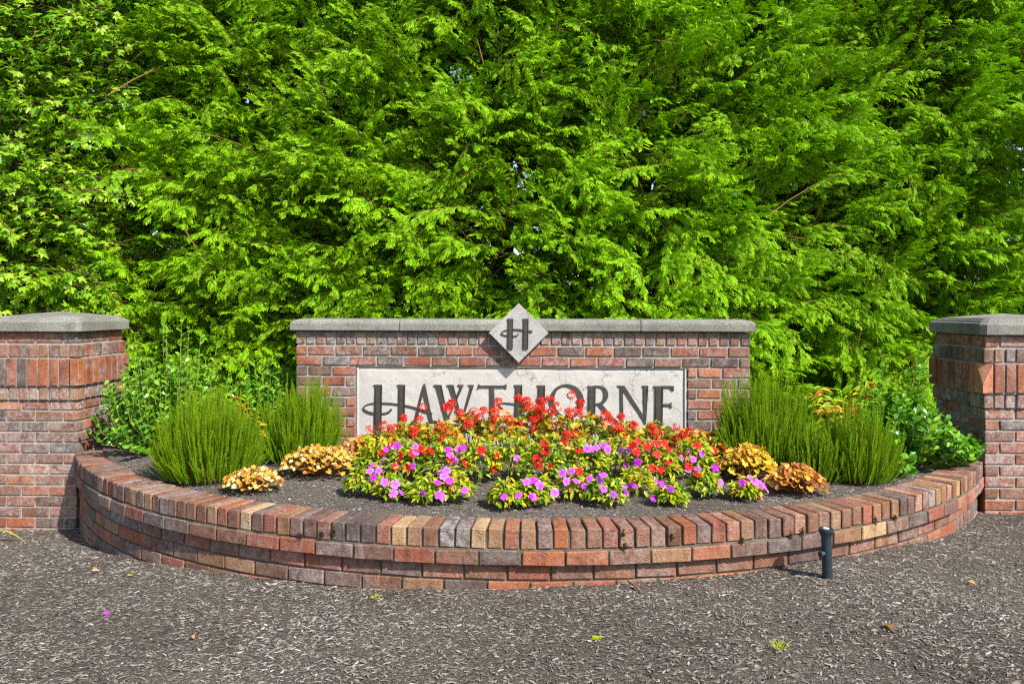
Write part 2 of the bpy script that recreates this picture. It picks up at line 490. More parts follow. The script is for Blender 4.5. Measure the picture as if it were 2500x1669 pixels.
# ------------------------------------------------------------------ bricks
BR = {'red': lin(134, 72, 52), 'rust': lin(146, 82, 49), 'orange': lin(164, 94, 47), 'brown': lin(112, 75, 55),
      'mauve': lin(98, 76, 69), 'slate': lin(73, 68, 66), 'black': lin(55, 55, 57), 'buff': lin(172, 142, 101),
      'tan': lin(138, 103, 70), 'pink': lin(136, 98, 84)}
WALL_MIX = ['red'] * 6 + ['rust'] * 5 + ['brown'] * 4 + ['mauve'] * 2 + ['orange'] * 2 + ['slate'] * 2 + ['tan']
HEAD_MIX = ['pink'] * 4 + ['mauve'] * 4 + ['brown'] * 3 + ['slate'] * 2 + ['tan'] * 2 + ['red']
PILLAR_MIX = ['red'] * 4 + ['pink'] * 2 + ['orange'] * 1 + ['brown'] * 2 + ['brown'] * 3 + ['mauve'] * 3 + ['rust'] * 3 + ['slate'] * 1 + ['tan']
PLANTER_MIX = ['brown'] * 9 + ['red'] * 4 + ['mauve'] * 5 + ['rust'] * 2 + ['tan'] * 2 + ['slate'] * 3 + ['buff']
ROWLOCK_MIX = ['brown'] * 12 + ['mauve'] * 5 + ['tan'] * 3 + ['red'] * 4 + ['rust'] * 1 + ['slate']
_bm_cache = {}


def brick_mesh(L, D, H, mat, bev=0.004, jit=0.0022):
    """one of three slightly uneven bevelled bricks of this size, x = length, y = depth, z = height"""
    k = (round(L, 3), round(D, 3), round(H, 3), mat.name, random.randrange(3))
    if k in _bm_cache: return _bm_cache[k]
    bm = bmesh.new()
    bmesh.ops.create_cube(bm, size=1.0)
    bmesh.ops.scale(bm, vec=(L, D, H), verts=bm.verts)
    for v in bm.verts:
        v.co += Vector((random.uniform(-1, 1), random.uniform(-1, 1), random.uniform(-1, 1))) * jit
    bmesh.ops.bevel(bm, geom=bm.edges[:], offset=bev, segments=1, affect='EDGES', clamp_overlap=True)
    bm.normal_update()
    me = bpy.data.meshes.new('brick'); bm.to_mesh(me); bm.free()
    me.materials.append(mat)
    _bm_cache[k] = me
    return me


def add_brick(parent, L, D, H, loc, rz=0.0, col='red', mat=None, name='brick', bloom=0.0):
    mat = mat or M_BRICK
    o = link(name, brick_mesh(L, D, H, mat), parent)
    o.location = Vector(loc) + Vector((random.uniform(-1, 1), random.uniform(-1, 1), random.uniform(-1, 1))) * 0.0012
    o.rotation_euler = (random.gauss(0, 0.004), random.gauss(0, 0.004), rz + random.gauss(0, 0.006))
    c = BR[col]; k = random.uniform(0.84, 1.10); h = random.uniform(0.97, 1.03)
    o.color = (c[0] * k * h, c[1] * k, c[2] * k / h, 1 - max(0.0, random.gauss(bloom, .18)))
    return o


def box_into(bm, x0, x1, y0, y1, z0, z1):
    vs = [bm.verts.new(p) for p in ((x0, y0, z0), (x1, y0, z0), (x1, y1, z0), (x0, y1, z0), (x0, y0, z1), (x1, y0, z1), (x1, y1, z1), (x0, y1, z1))]
    for f in ((0, 3, 2, 1), (4, 5, 6, 7), (0, 1, 5, 4), (1, 2, 6, 5), (2, 3, 7, 6), (3, 0, 4, 7)):
        bm.faces.new([vs[i] for i in f])


def bm_obj(name, bm, parent, mat, smooth=False):
    bm.normal_update()
    me = bpy.data.meshes.new(name); bm.to_mesh(me); bm.free()
    if smooth:
        for p in me.polygons: p.use_smooth = True
    me.materials.append(mat)
    return link(name, me, parent)


# ------------------------------------------------------------------ sign wall
WYAW = -math.atan2(0.17, 3.36)
WC = Vector((0.057, 5.605, 0.0))
sign = tag(empty('sign_wall', WC, WYAW), 'brick sign wall with grey coping, white name panel and diamond plaque', 'sign')
cw, sw = math.cos(WYAW), math.sin(WYAW)


def px2wall(px, py, yoff=0.0):
    """photo pixel -> (u, v) on the plane yoff in front of (-) or behind (+) the brick face"""
    a, b = ray(px, py)
    n = Vector((-sw, cw, 0)); p0 = Vector((WC.x, WC.y, 0)) + n * yoff
    d = Vector((a, 1.0, b)); s = (p0.x * n.x + p0.y * n.y) / (d.x * n.x + d.y * n.y)
    P = d * s
    rel = Vector((P.x - WC.x, P.y - WC.y))
    return rel.x * cw + rel.y * sw, CAM_Z + P.z


UL = px2wall(723, 850)[0]; UR = px2wall(1831, 850)[0]
PL = px2wall(868.5, 1000)[0]; PR = px2wall(1678.5, 1000)[0]
HW, JT = 0.0640, 0.0125
PITCH = 0.0765
ROW0 = 1.047                      # top of the first stretcher course
P_TOP = ROW0 - 2 * PITCH - 0.002  # top of the panel opening
P_BOT = 0.215
bm = bmesh.new()
box_into(bm, UL + 0.01, UR - 0.01, 0.060, 0.34, 0.0, 1.158)
box_into(bm, UL + 0.009, UR - 0.009, 0.009, 0.058, P_TOP + 0.004, 1.157)
box_into(bm, UL + 0.009, PL - 0.003, 0.009, 0.058, 0.0, P_TOP + 0.002)
box_into(bm, PR + 0.003, UR - 0.009, 0.009, 0.058, 0.0, P_TOP + 0.002)
bm_obj('mortar', bm, sign, M_MORTAR)


def run(parent, u0, u1, z, h, lens, depth, mix, y=0.0, offset=0.0):
    """a course of bricks from u0 to u1; lens repeat"""
    u = u0; i = 0
    while u < u1 - 0.02:
        L = lens[i % len(lens)]
        if u + L > u1 - 0.03: L = u1 - u
        add_brick(parent, L, depth, h, (u + L / 2, y + depth / 2, z), 0, random.choice(mix))
        u += L + JT; i += 1


n_head = 44
hp = (UR - UL + JT) / n_head
for i in range(n_head):
    add_brick(sign, hp - JT, 0.09, 0.094, (UL + (i + .5) * hp - JT / 2, 0.045, 1.110), 0, random.choice(HEAD_MIX), bloom=.22)
run(sign, UL, UR, ROW0 - HW / 2, HW, [0.083] + [0.195] * 40, 0.09, WALL_MIX)
run(sign, UL, UR, ROW0 - PITCH - HW / 2, HW, [0.193] * 40, 0.09, WALL_MIX)
for k in range(2, 13):
    z = ROW0 - k * PITCH - HW / 2
    wl_, wr_ = PL - UL, UR - PR
    if k % 2 == 0:
        a = (wl_ - 0.083 - 2 * JT - 0.003) / 2
        run(sign, UL, PL - 0.003, z, HW, [0.083, a, a], 0.09, WALL_MIX)
        run(sign, PR + 0.003, UR, z, HW, [0.062, (wr_ - .065 - 2 * JT) * .46, 0.25], 0.09, WALL_MIX)
    else:
        run(sign, UL, PL - 0.003, z, HW, [0.192, 0.165, 0.1], 0.09, WALL_MIX)
        run(sign, PR + 0.003, UR, z, HW, [0.17, 0.17, 0.15], 0.09, WALL_MIX)
    # the returns at the two ends of the wall
    for s, u in ((-1, UL), (1, UR)):
        add_brick(sign, 0.19 if k % 2 else 0.2, 0.08, HW, (u - s * 0.0415, 0.20 + 0.004 * (k % 2), z), R_(90), random.choice(WALL_MIX))

# coping: four cast lengths with a rounded front arris and rounded ends
CB, CT = 1.163, 1.250
prof = [(-0.036, CB), (-0.042, CB + .006), (-0.043, CB + .052), (-0.037, CB + .070), (-0.024, CB + .082), (0.0, CT - .002), (0.17, CT + .004),
        (0.34, CT - .002), (0.365, CB + .08), (0.38, CB + .05), (0.38, CB)]


def coping(u0, u1, round0, round1):
    bm = bmesh.new()
    st = [(u0, 1.0), (u1, 1.0)]
    if round0: st = [(u0, 0.0), (u0 + .006, .45), (u0 + .02, .8), (u0 + .045, 1.0)] + st[1:]
    if round1: st = st[:-1] + [(u1 - .045, 1.0), (u1 - .02, .8), (u1 - .006, .45), (u1, 0.0)]
    rings = []
    for u, k in st:
        r = []
        for y, z in prof:
            zz = CB + .055 + (z - CB - .055) * (0.15 + 0.85 * k) if z > CB + .055 else z
            r.append(bm.verts.new((u, y, zz)))
        rings.append(r)
    for a, b in zip(rings, rings[1:]):
        for j in range(len(prof)):
            bm.faces.new((a[j], a[(j + 1) % len(prof)], b[(j + 1) % len(prof)], b[j]))
    bm.faces.new(rings[0][::-1]); bm.faces.new(rings[-1])
    bmesh.ops.recalc_face_normals(bm, faces=bm.faces)
    return bm_obj('coping_stone', bm, sign, M_STONE)


cu = [px2wall(x, 800, -0.04)[0] for x in (708, 976, 1268, 1565, 1846)]
for i in range(4):
    coping(cu[i] + (0.003 if i else 0), cu[i + 1] - (0.003 if i < 3 else 0), i == 0, i == 3)

# name panel, set back a little from the brick face
PY = 0.022
bm = bmesh.new()
nu, nv = 60, 34
gridv = []
for j in range(nv + 1):
    row = []
    for i in range(nu + 1):
        u = PL + 0.002 + (PR - PL - .004) * i / nu; v = P_BOT + (P_TOP - P_BOT) * j / nv
        edge = min(i, nu - i, j, nv - j)
        d = 0.0035 * mnoise.noise((u * 5, v * 5, 1.0)) + 0.002 * mnoise.noise((u * 17, v * 17, 4.0))
        row.append(bm.verts.new((u, PY + d + (0.006 if edge == 0 else 0.0), v)))
    gridv.append(row)
for j in range(nv):
    for i in range(nu):
        bm.faces.new((gridv[j][i], gridv[j][i + 1], gridv[j + 1][i + 1], gridv[j + 1][i]))
panel = bm_obj('name_panel', bm, sign, M_PLASTER, True)
panel['label'] = 'off-white weathered plaster panel with raised dark name'
# slim plaster bead down both sides of the panel
for s, u in ((1, PL), (-1, PR)):
    bm = bmesh.new()
    box_into(bm, min(u + s * .003, u + s * .019), max(u + s * .003, u + s * .019), PY - 0.011, PY + 0.012, P_BOT, P_TOP - 0.004)
    bmesh.ops.bevel(bm, geom=bm.edges[:], offset=0.003, segments=1, affect='EDGES')
    bm_obj('panel_bead', bm, panel, M_PLASTER)


def z2(px, py): return (680 + px * .25543, 720 + py * .25543)      # readings taken off the left enlargement
def z3(px, py): return (1260 + px * .25543, 720 + py * .25543)     # and off the right one


def extrude_polys(name, polys, y0, y1, parent, mat):
    """polys: list of outlines [(u, v)...] extruded from y1 (back) to y0 (front); overlapping pieces get a hair of difference"""
    bm = bmesh.new()
    for q, pl in enumerate(polys):
        yy = y0 + 0.0007 * q
        if pl[0] == 'strip':
            L, Rr = pl[1], pl[2]; n = len(L)
            lf = [bm.verts.new((u, yy, v)) for u, v in L]; rf = [bm.verts.new((u, yy, v)) for u, v in Rr]
            lb = [bm.verts.new((u, y1, v)) for u, v in L]; rb = [bm.verts.new((u, y1, v)) for u, v in Rr]
            for i in range(n - 1):
                bm.faces.new((lf[i], lf[i + 1], rf[i + 1], rf[i])); bm.faces.new((lf[i], lb[i], lb[i + 1], lf[i + 1])); bm.faces.new((rf[i], rf[i + 1], rb[i + 1], rb[i]))
            bm.faces.new((lf[0], rf[0], rb[0], lb[0])); bm.faces.new((lf[-1], lb[-1], rb[-1], rf[-1]))
            continue
        a = [bm.verts.new((u, yy, v)) for u, v in pl]
        b = [bm.verts.new((u, y1, v)) for u, v in pl]
        n = len(pl)
        f = bm.faces.new(a)
        for i in range(n):
            bm.faces.new((a[i], b[i], b[(i + 1) % n], a[(i + 1) % n]))
        bmesh.ops.triangulate(bm, faces=[f])
    bmesh.ops.recalc_face_normals(bm, faces=bm.faces)
    return bm_obj(name, bm, parent, mat)


def stroke(pts, widths):
    """outline of a brush stroke through pts (dense, smoothed) with given widths"""
    P = np.array(pts, float); W = np.array(widths, float)
    t = np.linspace(0, len(P) - 1, (len(P) - 1) * 6 + 1)
    def cr(A):
        A2 = np.concatenate([[2 * A[0] - A[1]], A, [2 * A[-1] - A[-2]]])
        out = []
        for x in t:
            i = min(int(x), len(A) - 2); f = x - i
            p0, p1, p2, p3 = A2[i], A2[i + 1], A2[i + 2], A2[i + 3]
            out.append(0.5 * ((2 * p1) + (-p0 + p2) * f + (2 * p0 - 5 * p1 + 4 * p2 - p3) * f * f + (-p0 + 3 * p1 - 3 * p2 + p3) * f ** 3))
        return np.array(out)
    C = cr(P); w = cr(W[:, None])[:, 0]
    T = np.gradient(C, axis=0); T /= np.linalg.norm(T, axis=1, keepdims=True)
    N = np.c_[-T[:, 1], T[:, 0]]
    L = C + N * w[:, None] / 2; Rr = C - N * w[:, None] / 2
    quads = []
    for i in range(len(C) - 1):
        quads.append([tuple(L[i]), tuple(L[i + 1]), tuple(Rr[i + 1]), tuple(Rr[i])])
    return L, Rr


def ribbon_into(polys, pts, widths):
    L, Rr = stroke(pts, widths)
    C_ = (L + Rr) / 2
    polys.append(('strip', C_ + (L - C_) * .82, C_ + (Rr - C_) * .82))


def stem(x0, x1, y0, y1, sf=20, top=True, bot=True):
    """serifed upright stroke"""
    o = []
    if top: o += [(x0 - sf, y0), (x1 + sf, y0), (x1 + sf - 3, y0 + 10), (x1 + 6, y0 + 22), (x1, y0 + 45)]
    else: o += [(x0, y0), (x1, y0)]
    if bot: o += [(x1, y1 - 40), (x1 + 6, y1 - 20), (x1 + sf * .7, y1 - 9), (x1 + sf * .7, y1), (x0 - sf * .7, y1), (x0 - sf * .7, y1 - 9), (x0 - 6, y1 - 20), (x0, y1 - 40)]
    else: o += [(x1, y1), (x0, y1)]
    if top: o += [(x0, y0 + 45), (x0 - 6, y0 + 22), (x0 - sf + 3, y0 + 10)]
    return o


def zd(px, py): return (1150 + px * .12755, 730 + py * .12755)     # readings off the enlarged plaque


def slim(pl, k):
    """outline moved inwards by k"""
    P = np.array(pl, float); n = len(P)
    ar = 0.5 * np.sum(P[:, 0] * np.roll(P[:, 1], -1) - np.roll(P[:, 0], -1) * P[:, 1]); sg = 1 if ar > 0 else -1
    E = np.roll(P, -1, 0) - P; E /= np.linalg.norm(E, axis=1, keepdims=True) + 1e-9
    N = sg * np.c_[-E[:, 1], E[:, 0]]
    M = N + np.roll(N, 1, 0); M /= np.linalg.norm(M, axis=1, keepdims=True) + 1e-9
    return [tuple(p) for p in P + M * k]


def letter(name, polys, conv, y0, y1, parent, lab=None):
    out = []
    for pl in polys:
        if pl[0] == 'strip': out.append(('strip', [px2wall(*conv(x, y), yoff=y0) for x, y in pl[1]], [px2wall(*conv(x, y), yoff=y0) for x, y in pl[2]]))
        else: out.append([px2wall(*conv(x, y), yoff=y0) for x, y in slim(pl, 3.2 if conv is not zd else 4.0)])
    o = extrude_polys(name, out, y0, y1, parent, M_LETTER)
    return o


LY0, LY1 = PY - 0.010, PY + 0.006
H1 = [stem(926, 974, 857, 1316), stem(1152, 1194, 857, 1316)]
ribbon_into(H1, [(1080, 1092), (1058, 1118), (1015, 1134), (950, 1138), (875, 1126), (825, 1104), (812, 1082), (830, 1058), (880, 1040), (960, 1035), (1060, 1038), (1170, 1052), (1270, 1072), (1360, 1098), (1440, 1128), (1470, 1140)],
            [24, 24, 20, 20, 22, 22, 18, 12, 12, 16, 18, 20, 22, 24, 24, 22])
letter('letter_h', H1, z2, LY0, LY1, panel)
A_ = [[(1392, 842), (1404, 850), (1478, 1195), (1500, 1212), (1514, 1224), (1442, 1224), (1450, 1212), (1432, 1190), (1376, 930), (1372, 880)],
      [(1390, 850), (1398, 905), (1318, 1195), (1330, 1215), (1330, 1224), (1266, 1224), (1266, 1215), (1290, 1200), (1376, 870)]]
letter('letter_a', A_, z2, LY0 + .003, LY1, panel)
W_ = [[(1483, 857), (1562, 857), (1560, 868), (1546, 880), (1628, 1180), (1612, 1232), (1596, 1200), (1503, 884), (1486, 868)],
      [(1605, 857), (1676, 857), (1674, 868), (1664, 880), (1760, 1190), (1748, 1228), (1732, 1195), (1626, 884), (1608, 868)],
      [(1708, 857), (1774, 857), (1772, 868), (1757, 882), (1622, 1212), (1610, 1225), (1606, 1190), (1732, 882), (1712, 868)],
      [(1808, 857), (1872, 857), (1868, 868), (1856, 882), (1764, 1212), (1752, 1224), (1748, 1188), (1828, 882), (1812, 868)]]
letter('letter_w', W_, z2, LY0, LY1, panel)
T_ = [[(1912, 848), (1930, 861), (2150, 861), (2172, 850), (2184, 848), (2180, 900), (2170, 890), (2150, 886), (1935, 886), (1915, 896), (1900, 908)], stem(2019, 2064, 880, 1226, 20, False, True)]
letter('letter_t', T_, z2, LY0, LY1, panel)
off = (1260 - 680) / .25543
H2 = [stem(2270, 2314, 857, 1226), stem(216 + off, 262 + off, 860, 1226)]
ribbon_into(H2, [(2178, 1100), (2150, 1092), (2122, 1072), (2112, 1050), (2130, 1034), (2180, 1033), (2270, 1043), (2345, 1058), (2420, 1084), (2490, 1112), (2560, 1142), (2600, 1160)],
            [14, 15, 14, 12, 12, 15, 18, 20, 22, 22, 20, 16])
letter('letter_h', H2, z2, LY0, LY1, panel)
# O: two half rings, heavier at the sides
ang = np.linspace(0, 2 * math.pi, 49)
outer = np.c_[485 + 167 * np.cos(ang), 1016 + 166 * np.sin(ang)]
inner = np.c_[484 + 116 * np.cos(ang - 0.0), 1016 + 148 * np.sin(ang - 0.0)]
rot = lambda A, c, a: (A - c) @ np.array([[math.cos(a), math.sin(a)], [-math.sin(a), math.cos(a)]]) + c
inner = rot(inner, np.array([484, 1016]), R_(-12))
def ring_letter(name, outer, inner, conv, y0, y1, parent):
    bm = bmesh.new(); n = len(outer) - 1
    O = [px2wall(*conv(*p), yoff=y0) for p in outer[:n]]; I = [px2wall(*conv(*p), yoff=y0) for p in inner[:n]]
    of = [bm.verts.new((u, y0, v)) for u, v in O]; ob = [bm.verts.new((u, y1, v)) for u, v in O]
    nf = [bm.verts.new((u, y0, v)) for u, v in I]; nb = [bm.verts.new((u, y1, v)) for u, v in I]
    for i in range(n):
        j = (i + 1) % n
        bm.faces.new((of[i], of[j], nf[j], nf[i])); bm.faces.new((of[i], ob[i], ob[j], of[j])); bm.faces.new((nf[i], nf[j], nb[j], nb[i]))
    bmesh.ops.recalc_face_normals(bm, faces=bm.faces)
    return bm_obj(name, bm, parent, M_LETTER)
ring_letter('letter_o', outer, inner, z3, LY0 + .002, LY1, panel)
R1 = [stem(699, 748, 865, 1226, 17)]
ribbon_into(R1, [(742, 873), (790, 872), (835, 888), (860, 930), (860, 975), (838, 1016), (795, 1038), (742, 1042)], [20, 20, 34, 48, 48, 36, 22, 18])
ribbon_into(R1, [(800, 1040), (850, 1100), (905, 1165), (960, 1208), (1010, 1224)], [40, 48, 46, 34, 14])
letter('letter_r', R1, z3, LY0, LY1, panel)
N_ = [stem(997, 1022, 868, 1226, 16, False, True), stem(1222, 1250, 862, 1200, 18, True, False),
      [(966, 862), (1040, 862), (1062, 896), (1225, 1150), (1250, 1190), (1246, 1236), (1232, 1236), (1212, 1198), (1012, 890), (985, 874)]]
letter('letter_n', N_, z3, LY0, LY1, panel)
E_ = [stem(1337, 1387, 865, 1316, 24),
      [(1380, 863), (1514, 863), (1512, 916), (1502, 914), (1494, 894), (1470, 886), (1380, 886)],
      [(1380, 1036), (1470, 1036), (1480, 1026), (1490, 1014), (1490, 1080), (1480, 1070), (1470, 1060), (1380, 1060)],
      [(1380, 1294), (1500, 1294), (1520, 1270), (1524, 1316), (1380, 1316)]]
letter('letter_e', E_, z3, LY0, LY1, panel)
UND = [[(1335, 1281), (off + 1206, 1299), (off + 1206, 1319), (1335, 1304)]]
letter('underline_bar', UND, z2, LY0, LY1, panel)

# diamond plaque on the coping
DY = -0.072
dc = px2wall(1266, 812.7, DY); dh = px2wall(1339, 812.7, DY)[0] - dc[0]
bm = bmesh.new()
box_into(bm, -1, 1, 0, 1, -1, 1)
hs = dh / math.sqrt(2)
for v in bm.verts:
    x, y, z = v.co
    X = x * hs; Z = z * hs
    v.co = ((X - Z) / math.sqrt(2), DY if y < .5 else -0.030, (X + Z) / math.sqrt(2))
bmesh.ops.bevel(bm, geom=[e for e in bm.edges if (e.verts[0].co.y < DY + .001 and e.verts[1].co.y < DY + .001)], offset=0.004, segments=2, affect='EDGES')
plaque = bm_obj('diamond_plaque', bm, sign, M_PLAQUE)
plaque.location = (dc[0], 0, dc[1])
plaque['label'] = 'grey diamond plaque with raised letter H'


Hd = [stem(718, 784, 372, 958, 26), stem(1012, 1080, 372, 958, 26)]
ribbon_into(Hd, [(922, 660), (895, 688), (845, 704), (780, 708), (700, 700), (620, 678), (588, 655), (590, 632), (630, 604), (700, 588), (800, 578), (920, 582), (1040, 596), (1120, 610), (1176, 622)],
            [22, 20, 18, 18, 20, 20, 16, 14, 14, 18, 22, 26, 28, 30, 30])
o = letter('letter_h', Hd, zd, DY - 0.012, DY + 0.004, plaque)
o.location = (-dc[0], 0, -dc[1])


# ------------------------------------------------------------------ pillars
def pillar(name, cx, cy, rz, zbase, label, chip=False):
    root = tag(empty(name, (cx, cy, 0), rz), label, 'pillar', 'brick pillars with stone caps')
    h = 0.305
    bm = bmesh.new()
    box_into(bm, -h + .009, h - .009, -h + .009, h - .009, zbase, 0.664)
    box_into(bm, -h - .007, h + .007, -h - .007, h + .007, 0.664, 0.764)
    q, c = h + .025, .085
    ring = ((-q + c, -q), (q - c, -q), (q, -q + c), (q, q - c), (q - c, q), (-q + c, q), (-q, q - c), (-q, -q + c))
    lo = [bm.verts.new((x, y, .764)) for x, y in ring]; hi = [bm.verts.new((x, y, .970)) for x, y in ring]
    for i in range(8): bm.faces.new((lo[i], lo[(i + 1) % 8], hi[(i + 1) % 8], hi[i]))
    bm.faces.new(lo[::-1]); bm.faces.new(hi)
    box_into(bm, -h - .007, h + .007, -h - .007, h + .007, 0.970, 1.071)
    box_into(bm, -h + .008, h - .008, -h + .008, h - .008, 1.071, 1.158)
    bm_obj('mortar', bm, root, M_MORTAR)
    def side(k, L, D, H, s, z, p, col):
        """k = 0 front, 1 right, 2 back, 3 left; s along the face"""
        a = k * math.pi / 2
        x, y = s, -(h + p) + D / 2
        return add_brick(root, L, D, H, (x * math.cos(a) - y * math.sin(a), x * math.sin(a) + y * math.cos(a), z), a, col, bloom=.38 if .12 < z < .76 else .05)
    j = 0.0105
    def stretchers(z, odd, H=HW):
        L = (2 * h - 2 * j) / 3
        for k in range(4):
            full = (k % 2 == 0) ^ odd
            if full:
                for i in range(3): side(k, L, 0.09, H, -h + L / 2 + i * (L + j), z, 0, random.choice(PILLAR_MIX))
            else:
                w = 2 * h - 2 * (0.09 + j)
                l2 = (w - j) / 2
                for i in range(2): side(k, l2, 0.09, H, -w / 2 + l2 / 2 + i * (l2 + j), z, 0, random.choice(PILLAR_MIX))
    z = 0.66 - HW / 2; odd = False
    while z > zbase - 0.02:
        stretchers(z, odd); z -= 0.077; odd = not odd
    def units(z, H, p, n, mix):
        w = 2 * (h + p)
        for k in range(4):
            if k % 2 == 0:
                pt = (w + j) / n
                for i in range(n):
                    o = side(k, pt - j, 0.09, H, -w / 2 + (i + .5) * pt - j / 2, z, p, random.choice(mix))
                    if chip and k == 0 and i == 0 and H > .15:
                        me = bpy.data.meshes.new('brick'); bm = bmesh.new()
                        box_into(bm, -(pt - j) / 2, (pt - j) / 2, -.045, .045, -H / 2, H / 2)
                        # the outer upper arris is broken away
                        bmesh.ops.bisect_plane(bm, geom=bm.verts[:] + bm.edges[:] + bm.faces[:], plane_co=(-(pt - j) / 2, -.045, -.035), plane_no=(-.70, -.62, .36), clear_outer=True)
                        bmesh.ops.holes_fill(bm, edges=bm.edges[:]); bmesh.ops.recalc_face_normals(bm, faces=bm.faces)
                        bm.to_mesh(me); bm.free(); me.materials.append(M_BRICK); o.data = me
                        o.color = lin(196, 122, 84)
                        o['label'] = 'broken corner brick with fresh salmon break'
            else:
                w2 = w - 2 * (0.09 + j); m = n - 3
                pt = (w2 + j) / m
                for i in range(m):
                    side(k, pt - j, 0.09, H, -w2 / 2 + (i + .5) * pt - j / 2, z, p, random.choice(mix))
    units(0.7125, 0.090, 0.018, 9, HEAD_MIX + ['red'] * 3)
    units(0.868, 0.195, 0.036, 9, ['red'] * 6 + ['rust'] * 4 + ['slate'] * 2 + ['orange'] * 2 + ['brown'] * 3)
    units(1.020, 0.089, 0.018, 9, HEAD_MIX + ['red'] * 3 + ['tan'] * 2)
    stretchers(1.116, True, 0.074)
    rings = [(.340, 1.158), (.350, 1.163), (.352, 1.226), (.347, 1.236), (.332, 1.244), (.326, 1.245), (.322, 1.254), (.306, 1.260), (.300, 1.261), (.296, 1.268)]
    bm = bmesh.new(); vr = []
    for q, z in rings:
        c = 0.03
        vr.append([bm.verts.new((sx, sy, z)) for sx, sy in ((-q + c, -q), (q - c, -q), (q, -q + c), (q, q - c), (q - c, q), (-q + c, q), (-q, q - c), (-q, -q + c))])
    for a, b in zip(vr, vr[1:]):
        for i in range(8): bm.faces.new((a[i], a[(i + 1) % 8], b[(i + 1) % 8], b[i]))
    ap = bm.verts.new((0, 0, 1.303))
    for i in range(8): bm.faces.new((vr[-1][i], vr[-1][(i + 1) % 8], ap))
    bm.faces.new(vr[0][::-1])
    bmesh.ops.recalc_face_normals(bm, faces=bm.faces)
    bm_obj('cap', bm, root, M_STONE)
    return root


pillar('brick_pillar', -3.435, 5.775, R_(-1.4), -0.42, 'brick pillar with stone cap beside the leafy maple, its inner side sunlit')
pillar('brick_pillar', 3.2 + .305, 5.11 + .305, R_(-0.9), -0.2, 'brick pillar with stone cap and broken corner brick, its inner side in shade', True)

# ------------------------------------------------------------------ curved planter wall
CX, CY, RW = 0.124, 7.293, 3.75
TOPZ = 0.302
planter = tag(empty('planter_wall', (CX, CY - RW, 0)), 'low curved brick planter wall with upright brick coping between the pillars', 'wall')
PH0, PH1 = -R_(60.5), R_(57.0)


def arc_brick(phi, rmid, z, L, D, H, col, twist=0.0):
    p = (rmid * math.sin(phi), RW - rmid * math.cos(phi), z)
    return add_brick(planter, L, D, H, p, phi + twist, col, M_BRICK_W)


bm = bmesh.new()
pp = [(RW - .030 - .010, -0.55), (RW - .030 - .010, 0.129), (RW - .002, 0.131), (RW - .002, 0.196), (RW - .003, 0.2055), (RW - .010, 0.2075), (RW - .013, TOPZ - .015),
      (RW - .186, TOPZ - .015), (RW - .186, -0.1)]
vr = []
for k in range(97):
    ph = PH0 + (PH1 - PH0) * k / 96
    vr.append([bm.verts.new((r * math.sin(ph), RW - r * math.cos(ph), z)) for r, z in pp])
for a, b in zip(vr, vr[1:]):
    for i in range(len(pp) - 1): bm.faces.new((a[i], b[i], b[i + 1], a[i + 1]))
bmesh.ops.recalc_face_normals(bm, faces=bm.faces)
bm_obj('mortar', bm, planter, M_MORTAR_W)
pitch = 0.0775 / RW
n = int((PH1 - PH0) / pitch)
# the coping bricks whose colour can be told apart in the photograph
px_cols = {}
for x, c in ((610, 'buff'), (330, 'tan'), (985, 'buff'), (1165, 'buff'), (1225, 'tan'), (1025, 'tan'), (700, 'tan'),
             (830, 'black'), (872, 'black'), (905, 'slate'), (1100, 'slate'), (1130, 'slate'), (1815, 'tan'), (1895, 'mauve'),
             (2030, 'tan'), (2210, 'slate'), (2250, 'orange'), (2290, 'tan'), (2340, 'buff')):
    a = (x - 1250) / F_PX
    best = min(range(n), key=lambda i: abs((CX + RW * math.sin(PH0 + (i + .5) * pitch)) / (CY - RW * math.cos(PH0 + (i + .5) * pitch)) - a))
    px_cols[best] = c
for i in range(n):
    ph = PH0 + (i + .5) * pitch
    arc_brick(ph, RW - 0.097 + random.uniform(-.003, .003), TOPZ - 0.046 + random.uniform(-.002, .002), 0.0665 - 0.0005, 0.194, 0.092,
              px_cols.get(i) or random.choice(ROWLOCK_MIX), random.gauss(0, 0.012))
row = 0
z = 0.200 - 0.0335
while z > -0.42:
    ro = RW + .007 if row == 0 else RW - .030
    ang_p = 0.2045 / ro
    ph = PH0 + (0.5 if row % 2 else 0.02) * ang_p
    while ph + ang_p * .6 < PH1:
        mid = ph + ang_p / 2
        xw = CX + ro * math.sin(mid); yw = CY - ro * math.cos(mid)
        if z + 0.04 > ground_z(xw, yw) - 0.05:
            arc_brick(mid, ro - 0.045, z, 0.194, 0.09, 0.0665, random.choice(PLANTER_MIX))
        ph += ang_p
    z -= 0.077; row += 1

